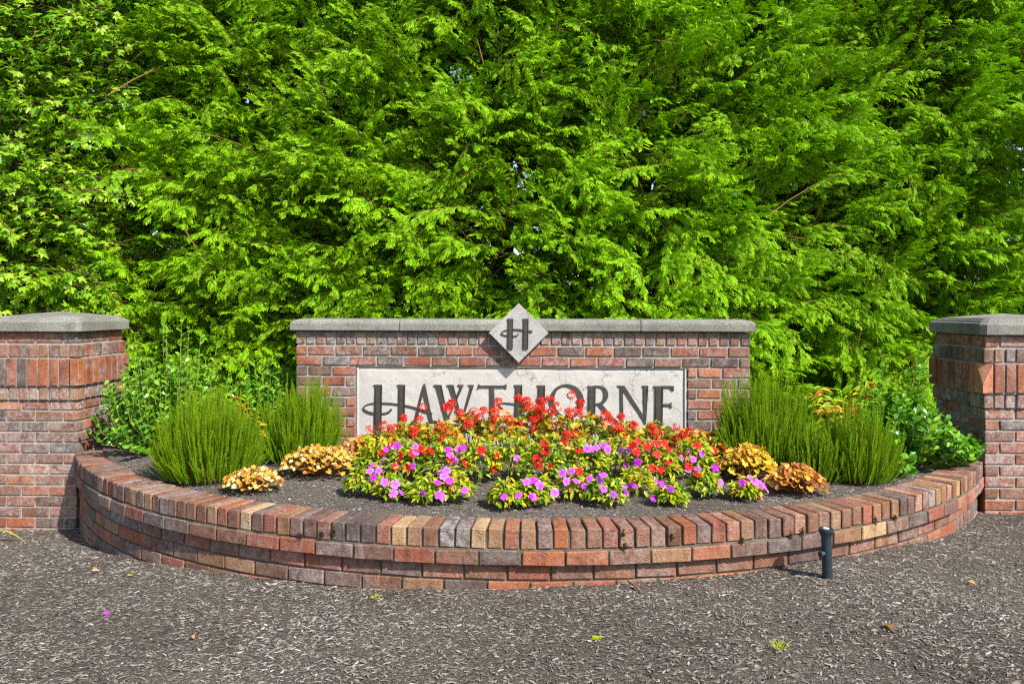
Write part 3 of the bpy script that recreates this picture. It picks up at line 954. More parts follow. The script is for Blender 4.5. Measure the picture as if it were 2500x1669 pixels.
# crumbs of dry moss in the joints
for (px, py) in ((785, 1303), (815, 1297), (735, 1310), (1522, 1303), (1640, 1310), (1525, 1334), (1960, 1296), (1930, 1307), (2138, 1268), (2185, 1262), (1812, 1318)):
    a, b = ray(px, py)
    # stands on the outer face of the wall
    A = a * a + 1; Bq = -2 * (a * CX + CY); Cq = CX ** 2 + CY ** 2 - (RW + .004) ** 2
    Yq = (-Bq - math.sqrt(Bq * Bq - 4 * A * Cq)) / (2 * A)
    p = Vector((a * Yq - CX, Yq - CY + RW, CAM_Z + b * Yq))
    S = Scatter(); m = 70
    d = rng.normal(size=(m, 3)); d[:, 1] = -abs(d[:, 1]); d /= np.linalg.norm(d, axis=1, keepdims=True)
    tri = (np.array([[-.25, 0, 0], [.25, 0, 0], [0, 1, 0.]]), np.array([[0, 1, 2]]), np.array([0, 0, 1.]))
    S.add(tri, rng.normal(size=(m, 3)) * [.006, .003, .009], basis(d, rng.normal(size=(m, 3))), rng.uniform(.006, .014, (m, 1)), rng.random(m))
    o = link('moss', S.mesh('moss', M_MOSS), planter); o.location = p; o['kind'] = 'stuff'

# ------------------------------------------------------------------ soil in the planter
def bed_z(x, y):
    return 0.262 + 0.055 * np.clip((np.asarray(y) - 3.9) / 1.6, 0, 1)


rr = np.concatenate([np.linspace(0, 2.4, 7), np.linspace(2.5, RW - .175, 40)])
pp_ = np.linspace(-R_(63), R_(61), 180)
Rg, Pg = np.meshgrid(rr, pp_)
X = CX + Rg * np.sin(Pg); Y = CY - Rg * np.cos(Pg)
Z = bed_z(X, Y) + (wobble(X.ravel(), Y.ravel(), 3.0, .012) + wobble(X.ravel(), Y.ravel(), 11, .006)).reshape(X.shape)
idx = np.arange(X.size).reshape(X.shape)
q = np.stack([idx[:-1, :-1], idx[:-1, 1:], idx[1:, 1:], idx[1:, :-1]], -1).reshape(-1, 4)[:, ::-1]
me = np_mesh('bed_soil', np.c_[X.ravel(), Y.ravel(), Z.ravel()], q, None, M_SOIL, True, 4)
tag(link('bed_soil', me), 'dark compost soil inside the curved planter', None, None, 'structure')


# ------------------------------------------------------------------ wood chips
def chip_template():
    v = np.array([[-.5, -.5, 0], [.5, -.5, 0], [.5, .5, 0], [-.5, .5, 0], [-.1, 0, .35]], float)
    # a thin curled splinter: two bent quads
    v = np.array([[-.5, -.35, 0], [0, -.5, .22], [.5, -.3, .02], [.5, .3, 0], [.02, .5, .2], [-.5, .38, .04]], float)
    f = np.array([[0, 1, 4], [0, 4, 5], [1, 2, 3], [1, 3, 4]])
    return v, f, np.zeros(6)


def chips(name, n, sampler, zf, lmin, lmax, pale, parent_label, yaw_c=0.45):
    xs, ys = sampler(n); n = len(xs)
    L = lmin + (lmax - lmin) * rng.random(n) ** 3.4
    Wd = np.clip(L * rng.uniform(.12, .45, n), .0020, .008)
    T = rng.uniform(.0015, .005, n)
    yaw = np.where(rng.random(n) < .55, rng.normal(yaw_c, .5, n), rng.uniform(0, math.pi, n))
    tilt = rng.normal(0, .20, (n, 2))
    f = np.c_[-np.sin(yaw), np.cos(yaw), tilt[:, 0]]
    B = basis(f, np.c_[tilt[:, 1], np.zeros(n), np.ones(n)])
    S = Scatter()
    S.add(chip_template(), np.c_[xs, ys, zf(xs, ys) + rng.uniform(0, .006, n)], B, np.c_[L, Wd, T], np.clip(rng.beta(1.6, 2.2, n) * pale + wobble(xs, ys, 1.3, .22) + wobble(xs, ys, 5.5, .13), 0, 1))
    return tag(link(name, S.mesh(name, M_CHIP)), parent_label, None, None, 'stuff')


def front_sampler(n):
    x = rng.uniform(-4.6, 4.6, n); y = rng.uniform(2.45, 5.9, n)
    dens = np.clip(1.25 - (y - 2.45) / 3.6, .35, 1)
    keep = (np.hypot(x - CX, y - CY) > RW - .03) & (abs(x) < y * .72 + .15) & (rng.random(n) < dens) & ~((abs(x + 3.435) < .33) & (y > 5.45)) & ~((abs(x - 3.505) < .33) & (y > 5.09))
    return x[keep], y[keep]


def gfull(x, y): return ground_z(x, y) + wobble(x, y, 2.2, .012) + wobble(x, y, 7.0, .005)


chips('mulch_chips', 430000, front_sampler, gfull, .003, .030, 1.0, 'grey and brown bark chips strewn over the ground')


def bed_sampler(n):
    x = rng.uniform(-2.6, 2.8, n); y = rng.uniform(3.7, 5.3, n)
    keep = np.hypot(x - CX, y - CY) < RW - .19
    return x[keep], y[keep]


def bfull(x, y): return bed_z(x, y) + wobble(x, y, 3.0, .012) + wobble(x, y, 11, .006)


chips('bed_chips', 52000, bed_sampler, bfull, .004, .020, 1.2, 'fine pale grit and bark crumbs on the planter soil', 0.2)


# ------------------------------------------------------------------ leaf templates
def spray_template(seed, pairs=6, curl=0.3, wide=0.055):
    """flat feathery cypress spray along +y, drooping at both sides; tip attribute grows to the ends"""
    r = np.random.default_rng(seed)
    V, F, T = [], [], []
    def tri(a, b, c, t):
        k = len(V); V.extend([a, b, c]); T.extend(t); F.append((k, k + 1, k + 2))
    zc = lambda t: 0.10 * t - curl * t * t
    pt = lambda t: np.array([0.03 * math.sin(5 * t + seed), t, zc(t)])
    for i in range(2):
        a, b = pt(i / 2), pt((i + 1) / 2); w = 0.03
        tri(a - [w, 0, 0], a + [w, 0, 0], b, (i / 2, i / 2, (i + 1) / 2))
    for i in range(pairs):
        for s in (-1, 1):
            t = 0.08 + 0.86 * (i + (0.3 if s > 0 else 0)) / pairs
            L = (0.42 * (1 - t) ** 0.7 + 0.13) * r.uniform(.8, 1.15)
            fa = R_(r.uniform(34, 54)); p = pt(t)
            d = np.array([s * math.sin(fa), math.cos(fa), -0.22 + r.uniform(-.18, .12)])
            e = p + d * L + np.array([0, 0, -0.25 * L])
            side = np.array([-d[1], d[0], r.uniform(-.5, .5)]); side /= np.linalg.norm(side)
            m1 = p + (e - p) * .62 + side * wide * r.uniform(.8, 1.3); m2 = p + (e - p) * .45 - side * wide * r.uniform(.8, 1.3)
            k = len(V); V.extend([p, m1, e, m2]); T.extend([t * .4, .6, 1.0, .5]); F.extend([(k, k + 1, k + 2), (k, k + 2, k + 3)])
            if wide < .04:
                for ss, u in ((-1, .35), (1, .55)):
                    m = p + (e - p) * u
                    tri(m - d * .04, m + d * .05, m + (d * .8 + side * ss * .8) * L * .36, (.4, .5, 1.0))
    return np.array(V), np.array(F), np.array(T)


SPRAYS = [spray_template(s, 7, c, .046) for s, c in ((1, .25), (2, .45), (3, .35), (4, .6))]
COARSE = [spray_template(9, 5, .4, .085)]


def lobed_leaf(lobes, depth, cup=0.1, stalk=0.0):
    """palmate leaf in the xy plane, base at origin, pointing +y, length about 1"""
    out = []
    for a, r in lobes: out.append((r * math.sin(R_(a)), r * math.cos(R_(a))))
    V = [(0, 0.0 + stalk, 0)] + [(x, y + stalk, cup * (x * x * 2 - .35 * y * y)) for x, y in out]
    F = [(0, i + 1, i) for i in range(1, len(out))]
    T = [0.0] + [1.0] * len(out)
    return np.array(V, float), np.array(F), np.array(T)


MAPLE = lobed_leaf([(-125, .22), (-95, .50), (-72, .36), (-48, .80), (-24, .44), (-9, .80), (0, 1.0), (9, .80), (24, .44), (48, .80), (72, .36), (95, .50), (125, .22)], 0, -.25)
HEUCH = lobed_leaf([(-150, .42), (-118, .62), (-100, .50), (-74, .76), (-52, .60), (-34, .90), (-15, .74), (0, 1.0), (15, .74), (34, .90), (52, .60), (74, .76), (100, .50), (118, .62), (150, .42)], 0, .35)
GERL = lobed_leaf([(-140, .5), (-100, .62), (-80, .55), (-50, .70), (-28, .60), (0, .74), (28, .60), (50, .70), (80, .55), (100, .62), (140, .5)], 0, .4)


def blade_leaf(w, fold=0.12, droop=0.25, n=4, shape=1.0):
    """simple leaf: two rows either side of a midrib"""
    V, F, T = [], [], []
    for i in range(n + 1):
        t = i / n; hw = w * math.sin(math.pi * min(1, t ** shape) * .97 + .03) if 0 < i < n else w * .06
        z = -droop * t * t
        V += [(-hw, t, z + fold * hw * 2), (0, t, z), (hw, t, z + fold * hw * 2)]
        T += [t, t, t]
    for i in range(n):
        a = 3 * i
        F += [(a, a + 1, a + 4), (a, a + 4, a + 3), (a + 1, a + 2, a + 5), (a + 1, a + 5, a + 4)]
    return np.array(V, float), np.array(F), np.array(T, float)


OVAL = blade_leaf(.33, .15, .18, 3, 1.25)
LANCE = blade_leaf(.21, .15, .30, 3, .9)
NARROW = blade_leaf(.16, .25, .5, 4, .8)


def unit(v): return v / (np.linalg.norm(v, axis=-1, keepdims=True) + 1e-9)


# ------------------------------------------------------------------ conifers behind the wall
UP = np.array([0, 0, 1.])


def plume_mesh(seed):
    """one foliated branch, 1 unit long along +y with its flat side up: twig, laterals and drooping sprays"""
    r = np.random.default_rng(seed)
    g = r.uniform(.14, .42); bend = r.uniform(-.22, .22)
    d = np.array([0, 1., 0]); side = np.array([1., 0, 0])
    axis = lambda t: np.array([bend * t * t, t, .10 * t - g * t * t])
    pos, fw, nr, sc, rn = [], [], [], [], []
    TW = Tubes()
    TW.add([(0, -.55, -.06), (0, -.2, -.01)] + [axis(t) for t in np.linspace(0, .96, 6)], [.007, .006] + list(np.linspace(.005, .0015, 6)), 4)
    n_lat = int(r.integers(11, 15)); tone_k = r.uniform(.3, .55)
    for i in range(n_lat):
        t = .02 + .96 * i / (n_lat - 1); s = 1 if i % 2 else -1
        a = axis(t); ax_d = unit(d + side * 2 * bend * t + UP * (.1 - 2 * g * t))
        ll = (.44 * (1 - t) ** .6 + .14) * r.uniform(.6, 1.25)
        ld = unit(ax_d * .8 + side * s * r.uniform(.35, .95) + UP * r.uniform(-.35, .35))
        if i == n_lat - 1: ld = ax_d; ll *= 1.2
        l2 = unit(np.cross(ld, UP)); dr = r.uniform(.1, .4)
        TW.add([a, a + ld * ll * .5 - UP * dr * ll * .25, a + ld * ll * .9 - UP * dr * ll * .81], [.0025, .002, .001], 3)
        ns = max(3, int(ll / .050))
        for q in range(ns + 1):
            u = (q + .4) / (ns + .6); e = 1 if q % 2 else -1
            p = a + ld * ll * u - UP * dr * ll * u * u
            f = ld * .8 + l2 * e * r.uniform(.25, .85) + UP * (-.5 * u + r.uniform(-.40, .15))
            if q == ns: f = ld - UP * .45
            pos.append(p); fw.append(f); nr.append(UP + r.normal(0, .38, 3))
            sc.append(r.uniform(.08, .155)); rn.append(np.clip(tone_k + r.normal(0, .13), 0, 1))
    pos, fw, nr, sc, rn = map(np.array, (pos, fw, nr, sc, rn))
    B = basis(unit(fw), nr); which = r.integers(0, 4, len(pos)); S = Scatter()
    for k in range(4):
        m = which == k
        S.add(SPRAYS[k], pos[m], B[m], sc[m][:, None], rn[m])
    nv = S.n; nt_leaf = sum(len(f) for f in S.F)
    tv = np.concatenate(TW.V); tf = np.concatenate(TW.F)
    S.raw(tv, tf, np.zeros(len(tv)), np.zeros(len(tv)))
    me = S.mesh('branch', M_CYPRESS); me.materials.append(M_TWIG)
    mi = np.zeros(len(me.polygons), dtype=np.int32); mi[nt_leaf:] = 1
    me.polygons.foreach_set('material_index', mi)
    return me


PLUMES = [plume_mesh(200 + k) for k in range(12)]


def conifer(tx, ty, Rm, H, n_plume, label, seed, az_c=0.0, lean=0.0, cone_n=20, tone=0.0, zmax=5.0):
    r = np.random.default_rng(seed)
    root = tag(empty('conifer_tree', (tx, ty, 0)), label, 'tree', 'conifers forming the tall hedge')
    def rad(z):
        return Rm * np.clip(1.06 - (z / H) ** 1.6, .05, 1)
    T = Tubes()
    T.add([(0, 0, -.3), (.02, 0, .5), (.0, .03, 2), (.03, .0, 4), (0, 0, H)], [.17, .15, .12, .08, .01], 9)
    link('trunk', T.mesh('trunk', M_BARK), root)
    S = Scatter(); cones = []; made = 0; tries = 0
    while made < n_plume and tries < 4000:
        tries += 1
        z = .22 + (zmax - .22) * r.random() ** .95 if made < n_plume * .95 else r.uniform(zmax, H * .9)
        th = az_c + r.uniform(-1.15, 1.15)
        out = np.array([math.sin(th), -math.cos(th), 0])
        clump = mnoise.noise((tx + out[0] * 1.7, z * 1.25, seed * 3.1))
        if clump < -.20 and r.random() < .85: continue
        bulge = 0.30 * clump + .10 * mnoise.noise((tx + out[0] * 4, z * 3.3, seed))
        rt = rad(z) + bulge - (0.0 if r.random() < .6 else r.uniform(.1, .6))
        L = r.uniform(.42, .86)
        pitch = R_(r.normal(16 + 7 * (z - 1.2), 20)); yaw = r.normal(lean, .45); roll = r.normal(0, .55)
        d = np.array([out[0] * math.cos(yaw) - out[1] * math.sin(yaw), out[0] * math.sin(yaw) + out[1] * math.cos(yaw), 0])
        d = d * math.cos(pitch) + UP * math.sin(pitch)
        P0 = out * rt + UP * z - d * L * .9 + UP * .10 * L
        tipw = P0 + d * L * 1.05 + np.array([tx, ty, -.12])
        bad = False
        for f in (.35, .75, 1.1):
            w = P0 + d * L * f + np.array([tx, ty, 0])
            if (w[1] < 6.10 and w[2] < 1.33 and abs(w[0] - .06) < 2.0) or (w[1] < 6.30 and w[2] < 1.5 and abs(w[0] + 3.435) < .55) or (w[1] < 5.98 and w[2] < 1.5 and abs(w[0] - 3.5) < .55) or w[1] < 5.7: bad = True
        if bad: continue
        side = unit(np.cross(d, UP)); nrm = unit(np.cross(side, d)); nrm = nrm * math.cos(roll) + side * math.sin(roll)
        B = basis(d[None], nrm[None])[0]
        o = link('branch', PLUMES[r.integers(0, len(PLUMES))], root)
        o.matrix_local = Matrix.Translation(P0) @ Matrix(B.tolist()).to_4x4() @ Matrix.Diagonal((L * r.choice([-1, 1]) * r.uniform(.8, 1.15), L, L, 1))
        o.color = (np.clip(r.normal(.5 + tone, .16), .1, 1), 0, 0, 1)
        made += 1
        if z > 2.3 and r.random() < cone_n / 100: cones.append(P0 + d * L * r.uniform(.3, .8) + r.normal(0, .05, 3))
    # loose inner foliage that closes the crown
    m = 2600
    th = r.uniform(-math.pi, math.pi, m); z = r.uniform(.2, H * .92, m); q = rad(z) * np.where(abs(th) < 1.6, r.uniform(.10, .66, m), r.uniform(.1, .95, m))
    p = np.c_[q * np.sin(th), -q * np.cos(th), z]
    f = np.c_[np.sin(th), -np.cos(th), r.normal(-.2, .4, m)] + r.normal(0, .5, (m, 3))
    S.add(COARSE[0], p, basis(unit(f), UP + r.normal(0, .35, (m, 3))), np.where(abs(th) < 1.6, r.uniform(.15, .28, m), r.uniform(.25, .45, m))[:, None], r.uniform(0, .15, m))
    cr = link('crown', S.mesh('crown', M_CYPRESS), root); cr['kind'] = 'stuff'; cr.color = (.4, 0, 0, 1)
    if cones:
        C = Scatter(); m = len(cones) * 16
        base = np.repeat(np.array(cones), 16, 0) + r.normal(0, .026, (m, 3))
        egg = (np.array([[0, 0, 0], [.35, .5, 0], [-.35, .5, 0], [0, .5, .35], [0, 1, 0.]]), np.array([[0, 1, 3], [0, 3, 2], [1, 4, 3], [3, 4, 2], [0, 2, 1], [1, 2, 4]]), np.zeros(5))
        C.add(egg, base, basis(r.normal(size=(m, 3)), r.normal(size=(m, 3))), r.uniform(.010, .018, (m, 1)), r.random(m))
        o = link('cone_cluster', C.mesh('cone_cluster', M_CONE), root); o['kind'] = 'stuff'
    return root


conifer(-5.55, 8.30, 1.50, 7.2, 90, 'conifer of the hedge half hidden behind the leafy maple', 7, .5, .1)
conifer(-3.95, 7.95, 1.45, 7.2, 270, 'bright green conifer in the hedge rising above the sunlit pillar beside the maple', 1, .15, .25, tone=.14)
conifer(-2.72, 8.15, 1.50, 7.0, 280, 'dark green conifer in the hedge above the glossy shrub next to the sunlit pillar', 2, .0, -.30, tone=-.04)
conifer(-1.42, 8.05, 1.55, 7.4, 290, 'conifer in the hedge above the first letters of the sign', 8, 0, -.22, tone=-.10)
conifer(-0.10, 7.75, 1.45, 7.6, 290, 'conifer in the hedge right behind the diamond plaque', 3, 0, -.1, tone=.02)
conifer(1.20, 7.70, 1.45, 7.4, 290, 'conifer in the hedge behind the last letters of the sign', 4, 0, .12, tone=.10)
conifer(2.50, 7.95, 1.50, 7.0, 290, 'conifer in the hedge behind the spiky heathers and yellow shrub', 5, 0, .15, tone=.06)
conifer(3.85, 8.20, 1.50, 7.2, 280, 'conifer in the hedge just inside the pillar with the broken brick', 9, -.1, -.05, tone=-.06)
conifer(5.15, 8.10, 1.55, 7.4, 220, 'shaded conifer in the hedge behind the pillar with the broken brick', 6, -.4, .1, tone=-.03)


# ------------------------------------------------------------------ maple at the far left
def maple():
    r = np.random.default_rng(21)
    root = tag(empty('maple_tree', (-4.95, 7.0, -.25)), 'light green maple with lobed leaves behind the sunlit pillar', 'tree')
    T = Tubes(); T.add([(0, 0, -.1), (.05, 0, 1), (0, -.05, 2.5), (.1, 0, 5.2)], [.09, .08, .06, .015], 8)
    P, Fw, N, S = [], [], [], []
    for k in range(460):
        z = r.uniform(.9, 5.2); q = r.random() ** .7
        x = .1 + 1.55 * q * (1.0 if z < 2 else .93) * (1 + .12 * mnoise.noise((z * 1.7, 2.0, 5.0))); y = r.uniform(-.85, .35)
        if x > 1.1: y = max(y, -.70)
        tip = np.array([x, y, z]); st = np.array([x * .35, y * .3, z - r.uniform(-.1, .5)])
        mid = (tip + st) / 2 + UP * .15
        T.add([st, mid, tip], [.010, .006, .002], 4)
        m = 24
        for i in range(m):
            u = .3 + .75 * i / m; p = st * (1 - u) ** 2 + 2 * mid * u * (1 - u) + tip * u * u
            d = unit(np.array([r.normal(.15, .6), -.45 + r.normal(0, .5), -.35 + r.normal(0, .4)]))
            P.append(p + d * .05); Fw.append(d); N.append(np.array([r.normal(.15, .4), -.55 + r.normal(0, .4), .8])); S.append(r.uniform(.045, .080))
    P, Fw, N, S = map(np.array, (P, Fw, N, S))
    B = basis(Fw, N)
    vis = (P[:, 1] < -.45) & (P[:, 2] < 4.7) & (P[:, 0] - 4.95 > -.70 * (P[:, 1] + 7)) & (P[:, 2] > 1.2)
    cand = np.where(vis)[0]; cand = cand[np.argsort(P[cand, 1])][:280]
    rest = np.setdiff1d(np.arange(len(P)), cand)
    Sc = Scatter(); Sc.add(MAPLE, P[rest], B[rest], S[rest][:, None], r.random(len(rest)))
    o = link('crown', Sc.mesh('crown', M_MAPLE), root); o['kind'] = 'stuff'
    link('trunk', T.mesh('trunk', M_BARK), root)
    me = np_mesh('leaf', MAPLE[0], MAPLE[1], None, M_MAPLE1)
    for i in cand:
        o = link('leaf', me, root)
        o.matrix_local = Matrix.Translation(P[i]) @ Matrix(B[i].tolist()).to_4x4() @ Matrix.Scale(S[i], 4)


maple()


# ------------------------------------------------------------------ glossy broad-leaved shrubs
def shrub(x, y, zb, tips, n_leaf, label, seed, size=(.040, .060), name='glossy_shrub'):
    """tips: list of (dx, dy, top z, spread) upright shoots"""
    r = np.random.default_rng(seed)
    root = tag(empty(name, (x, y, zb)), label, 'shrub', 'glossy green shrubs')
    T = Tubes(); P, Fw, N, S = [], [], [], []
    for dx, dy, zt in tips:
        tip = np.array([dx, dy, zt - zb]); st = np.array([dx * .35, dy * .35, 0.0])
        mid = np.array([dx * .85, dy * .85, (zt - zb) * .55])
        T.add([st, (st + mid) / 2 + [0, 0, .02], mid, tip], [.006, .005, .004, .0015], 4)
        m = int(n_leaf * r.uniform(.8, 1.2))
        for i in range(m):
            u = .25 + .75 * i / m; a = i * 2.4 + r.uniform(-.4, .4)
            p = st * (1 - u) ** 2 + 2 * mid * u * (1 - u) + tip * u * u
            axd = unit(tip - mid + 1e-4)
            d = unit(np.array([math.cos(a), math.sin(a), r.uniform(.1, .9)]) + axd * .4)
            P.append(p); Fw.append(d); N.append(axd + r.normal(0, .35, 3) + np.array([.1, -.25, .4])); S.append(r.uniform(*size) * (1.15 - .3 * u))
    P, Fw, N, S = map(np.array, (P, Fw, N, S))
    Sc = Scatter(); Sc.add(OVAL, P, basis(Fw, N), S[:, None], r.random(len(P)))
    o = link('foliage', Sc.mesh('foliage', M_GLOSSY), root); o['kind'] = 'stuff'
    o = link('stem', T.mesh('stem', M_STEM), root); o['kind'] = 'stuff'
    return root


def dome_tips(n, rx, ry, ztop, zlow, r, power=.5):
    out = []
    for _ in range(n):
        a = r.uniform(0, 2 * math.pi); q = r.random() ** .5
        dx, dy = rx * q * math.cos(a), ry * q * math.sin(a)
        out.append((dx, dy, zlow + (ztop - zlow) * (1 - q ** 2.2) ** power * r.uniform(.72, 1.06)))
    return out


r0 = np.random.default_rng(5)
shrub(-2.52, 5.58, .27, dome_tips(160, .56, .58, 1.04, .28, r0) + [(.02, -.1, 1.22), (.14, -.12, 1.26), (-.05, 0, 1.18), (.25, -.05, 1.14), (.35, 0, 1.08), (.1, .1, 1.2)], 20,
      'glossy small-leaved shrub against the sunlit side of the pillar', 31)
shrub(-1.88, 6.02, .30, dome_tips(120, .44, .36, .92, .34, r0), 20, 'glossy small-leaved shrub at the end of the sign wall behind the heather', 32)
shrub(2.58, 5.06, .27, dome_tips(110, .40, .50, .80, .28, r0) + [(.18, .05, 1.02), (.22, .06, 1.10), (.10, .05, .95), (-.02, .2, 1.05), (.16, .02, 1.0)], 20,
      'glossy shrub with one tall arching shoot in the shade of the pillar', 33, (.050, .074))
shrub(2.93, 5.02, .28, dome_tips(40, .20, .13, .50, .36, r0), 20, 'low glossy shrub spilling over the planter wall at the pillar', 34, (.044, .062))


# ------------------------------------------------------------------ heathers
def whorl_template():
    V, F, T = [], [], []
    for k in range(4):
        a = k * math.pi / 2 + .4
        d = np.array([math.cos(a), 0, math.sin(a)]); s = np.array([-math.sin(a), 0, math.cos(a)])
        b = len(V); V += [-s * .16 + d * .05, s * .16 + d * .05, d * .62 + np.array([0, 1.15, 0])]
        F.append((b, b + 1, b + 2)); T += [.3, .3, .9]
    return np.array(V), np.array(F), np.array(T)


WH = whorl_template()


def heather(x, y, rx, h, n, label, seed, lean=0.0):
    r = np.random.default_rng(seed)
    zb = float(bed_z(x, y))
    root = tag(empty('heather_shrub', (x, y, zb)), label, 'shrub', 'spiky green heathers')
    P, Fw, S, A = [], [], [], []
    T = Tubes()
    for k in range(n):
        a = r.uniform(0, 2 * math.pi); q = r.random() ** .5
        ux, uy = q * math.cos(a), q * math.sin(a)
        uz = math.sqrt(max(0.0, 1 - q ** 2.4)) * .84 + .14
        k_ = r.choice([r.uniform(.55, .9), r.uniform(.85, 1.18)]); clump_ = 1 + .30 * mnoise.noise((ux * 2.6 + seed, uy * 2.6, 0))
        tip = np.array([rx * ux * (.75 + .3 * k_) * clump_ + lean * uz * h, rx * .9 * uy * (.75 + .3 * k_), h * uz * k_ * clump_])
        st = np.array([rx * .70 * ux, rx * .62 * uy, -.01])
        mid = np.array([tip[0] * .85 + r.normal(0, .022), tip[1] * .85 + r.normal(0, .02), tip[2] * .45])
        Lc = np.linalg.norm(tip - mid) + np.linalg.norm(mid - st)
        tone = np.clip(r.normal(.42, .26), 0, .88)
        if r.random() < .02: tone = 1.0
        m = int(min(Lc * .85, .36) / .0105)
        us = np.linspace(1 - min(.9, m * .0105 / Lc), 1.0, m)
        p = st * ((1 - us) ** 2)[:, None] + 2 * mid * (us * (1 - us))[:, None] + tip * (us ** 2)[:, None]
        dd = unit(2 * (1 - us)[:, None] * (mid - st) + 2 * us[:, None] * (tip - mid))
        P.append(p); Fw.append(dd); S.append(np.linspace(.0105, .0085, m)); A.append(np.clip(tone + r.normal(0, .06, m), 0, 1 if tone > .95 else .9))
        if k % 6 == 0: T.add([st, st * .5 + mid * .5, mid], [.004, .003, .001], 3)
    P, Fw, S, A = (np.concatenate(q) for q in (P, Fw, S, A))
    N = r.normal(size=P.shape)
    Sc = Scatter(); Sc.add(WH, P, basis(Fw, N), S[:, None] * 1.35, A)
    o = link('foliage', Sc.mesh('foliage', M_HEATHER), root); o['kind'] = 'stuff'
    o = link('stem', T.mesh('stem', M_BARK), root); o['kind'] = 'stuff'
    return root


heather(-1.86, 4.66, .325, .50, 1150, 'broad spiky heather beside the planter coping and golden leaves', 41)
heather(-1.44, 5.14, .31, .48, 900, 'spiky heather against the left end of the name panel bricks', 42, .05)
heather(1.66, 4.96, .34, .53, 1150, 'tallest spiky heather against the brick sign wall', 43, -.04)
heather(1.86, 4.62, .17, .34, 330, 'small low heather between two larger heathers beside the russet leaves', 44, .08)
heather(2.12, 4.64, .245, .44, 720, 'rounded heather with browned base beside the glossy shrub', 45)


# ------------------------------------------------------------------ golden-leaved clumps
def heuchera(x, y, rx, h, n, mat, label, seed, size=(.022, .038)):
    r = np.random.default_rng(seed); zb = float(bed_z(x, y))
    root = tag(empty('heuchera_plant', (x, y, zb)), label, 'plant', 'golden-leaved clumps in the planter')
    me = np_mesh('leaf', HEUCH[0] - [0, .1, 0], HEUCH[1], None, mat)
    T = Tubes()
    for k in range(n):
        a = k * 2.399; q = ((k + .5) / n) ** .5
        ux, uy = q * math.cos(a), q * math.sin(a)
        p = np.array([rx * ux, rx * .8 * uy, h * (.22 + .78 * math.sqrt(max(0, 1 - q * q))) * r.uniform(.8, 1.1)])
        T.add([(ux * .02, uy * .02, 0), p * [.6, .6, .75], p], [.0022, .002, .0015], 3)
        f = unit(np.array([ux + r.normal(0, .4), uy - .3 + r.normal(0, .4), -.25 + r.normal(0, .3)])[None])
        nn = np.array([[ux * .7 + r.normal(0, .3), uy * .7 - .45 + r.normal(0, .3), .8]])
        B = basis(f, nn)[0]; s = r.uniform(*size)
        o = link('leaf', me, root)
        o.matrix_local = Matrix.Translation(p) @ Matrix(B.tolist()).to_4x4() @ Matrix.Diagonal((s * r.uniform(.85, 1.1), s, s * r.uniform(.6, 1.6), 1))
    o = link('stem', T.mesh('stem', M_TWIG), root); o['kind'] = 'stuff'
    return root


heuchera(-1.49, 4.36, .165, .125, 150, M_HEUCH_G, 'small pale golden leafy clump beside the broad heather', 51, (.018, .032))
heuchera(-1.20, 4.74, .235, .17, 240, M_HEUCH_G, 'wide pale golden leafy clump in front of the heather', 52, (.020, .036))
heuchera(-0.98, 5.06, .17, .16, 120, M_HEUCH_B, 'faded orange-brown leafy clump between golden clump and red flowers', 53)
heuchera(1.44, 4.62, .165, .20, 120, M_HEUCH_Y, 'bright amber leafy clump in front of the tallest heather', 54, (.026, .044))
heuchera(1.63, 4.34, .165, .15, 150, M_HEUCH_R, 'russet red and orange leafy clump beside the small heather', 55, (.022, .038))


# ------------------------------------------------------------------ yellow and bronze shrubs
def nandina(x, y, stems, label, seed, leaf=(.085, .125)):
    r = np.random.default_rng(seed); zb = float(bed_z(x, y))
    root = tag(empty('bronze_leaf_shrub', (x, y, zb)), label, 'shrub')
    me = np_mesh('leaf', NARROW[0], NARROW[1], None, M_NAND); T = Tubes()
    for dx, dy, zt, m in stems:
        tip = np.array([dx, dy, zt - zb]); st = np.array([dx * .2, dy * .2, 0]); mid = np.array([dx * .5, dy * .5, (zt - zb) * .75])
        T.add([st, mid, tip], [.005, .004, .0015], 4)
        for i in range(m):
            u = .52 + .48 * i / (m - 1); p = st * (1 - u) ** 2 + 2 * mid * u * (1 - u) + tip * u * u
            s = 1 if i % 2 else -1
            f = unit(np.array([s * r.uniform(.5, 1) + dx, -.35 + r.normal(0, .35), r.uniform(-.15, .45)])[None])
            B = basis(f, np.array([[r.normal(0, .3), -.5, .8]]))[0]; L = r.uniform(*leaf) * (1.05 - .3 * u)
            o = link('leaf', me, root)
            o.matrix_local = Matrix.Translation(p) @ Matrix(B.tolist()).to_4x4() @ Matrix.Scale(L, 4)
    o = link('stem', T.mesh('stem', M_TWIG), root); o['kind'] = 'stuff'


def stems_at(root_x, root_y, spots):
    out = []
    for px, py, Y, m in spots:
        p = at(px, py, Y); out.append((p.x - root_x, p.y - root_y, p.z, m))
    return out


nandina(2.22, 5.28, stems_at(2.22, 5.28, [(2005, 945, 5.3, 13), (2030, 975, 5.2, 11), (2075, 965, 5.35, 11), (2122, 928, 5.3, 15), (2150, 965, 5.25, 11), (2175, 962, 5.3, 10), (2100, 990, 5.15, 10), (2010, 990, 5.1, 9), (1985, 960, 5.35, 9), (2050, 1000, 5.1, 9)]),
        'shrub with yellow and bronze pointed leaves behind the heathers', 61)
nandina(-1.72, 5.10, stems_at(-1.72, 5.10, [(565, 965, 5.0, 9), (585, 975, 5.0, 8), (620, 1010, 4.9, 8), (632, 1040, 4.85, 6), (545, 985, 5.05, 6)]),
        'thin shrub with orange and yellow leaves between two heathers', 62, (.05, .085))


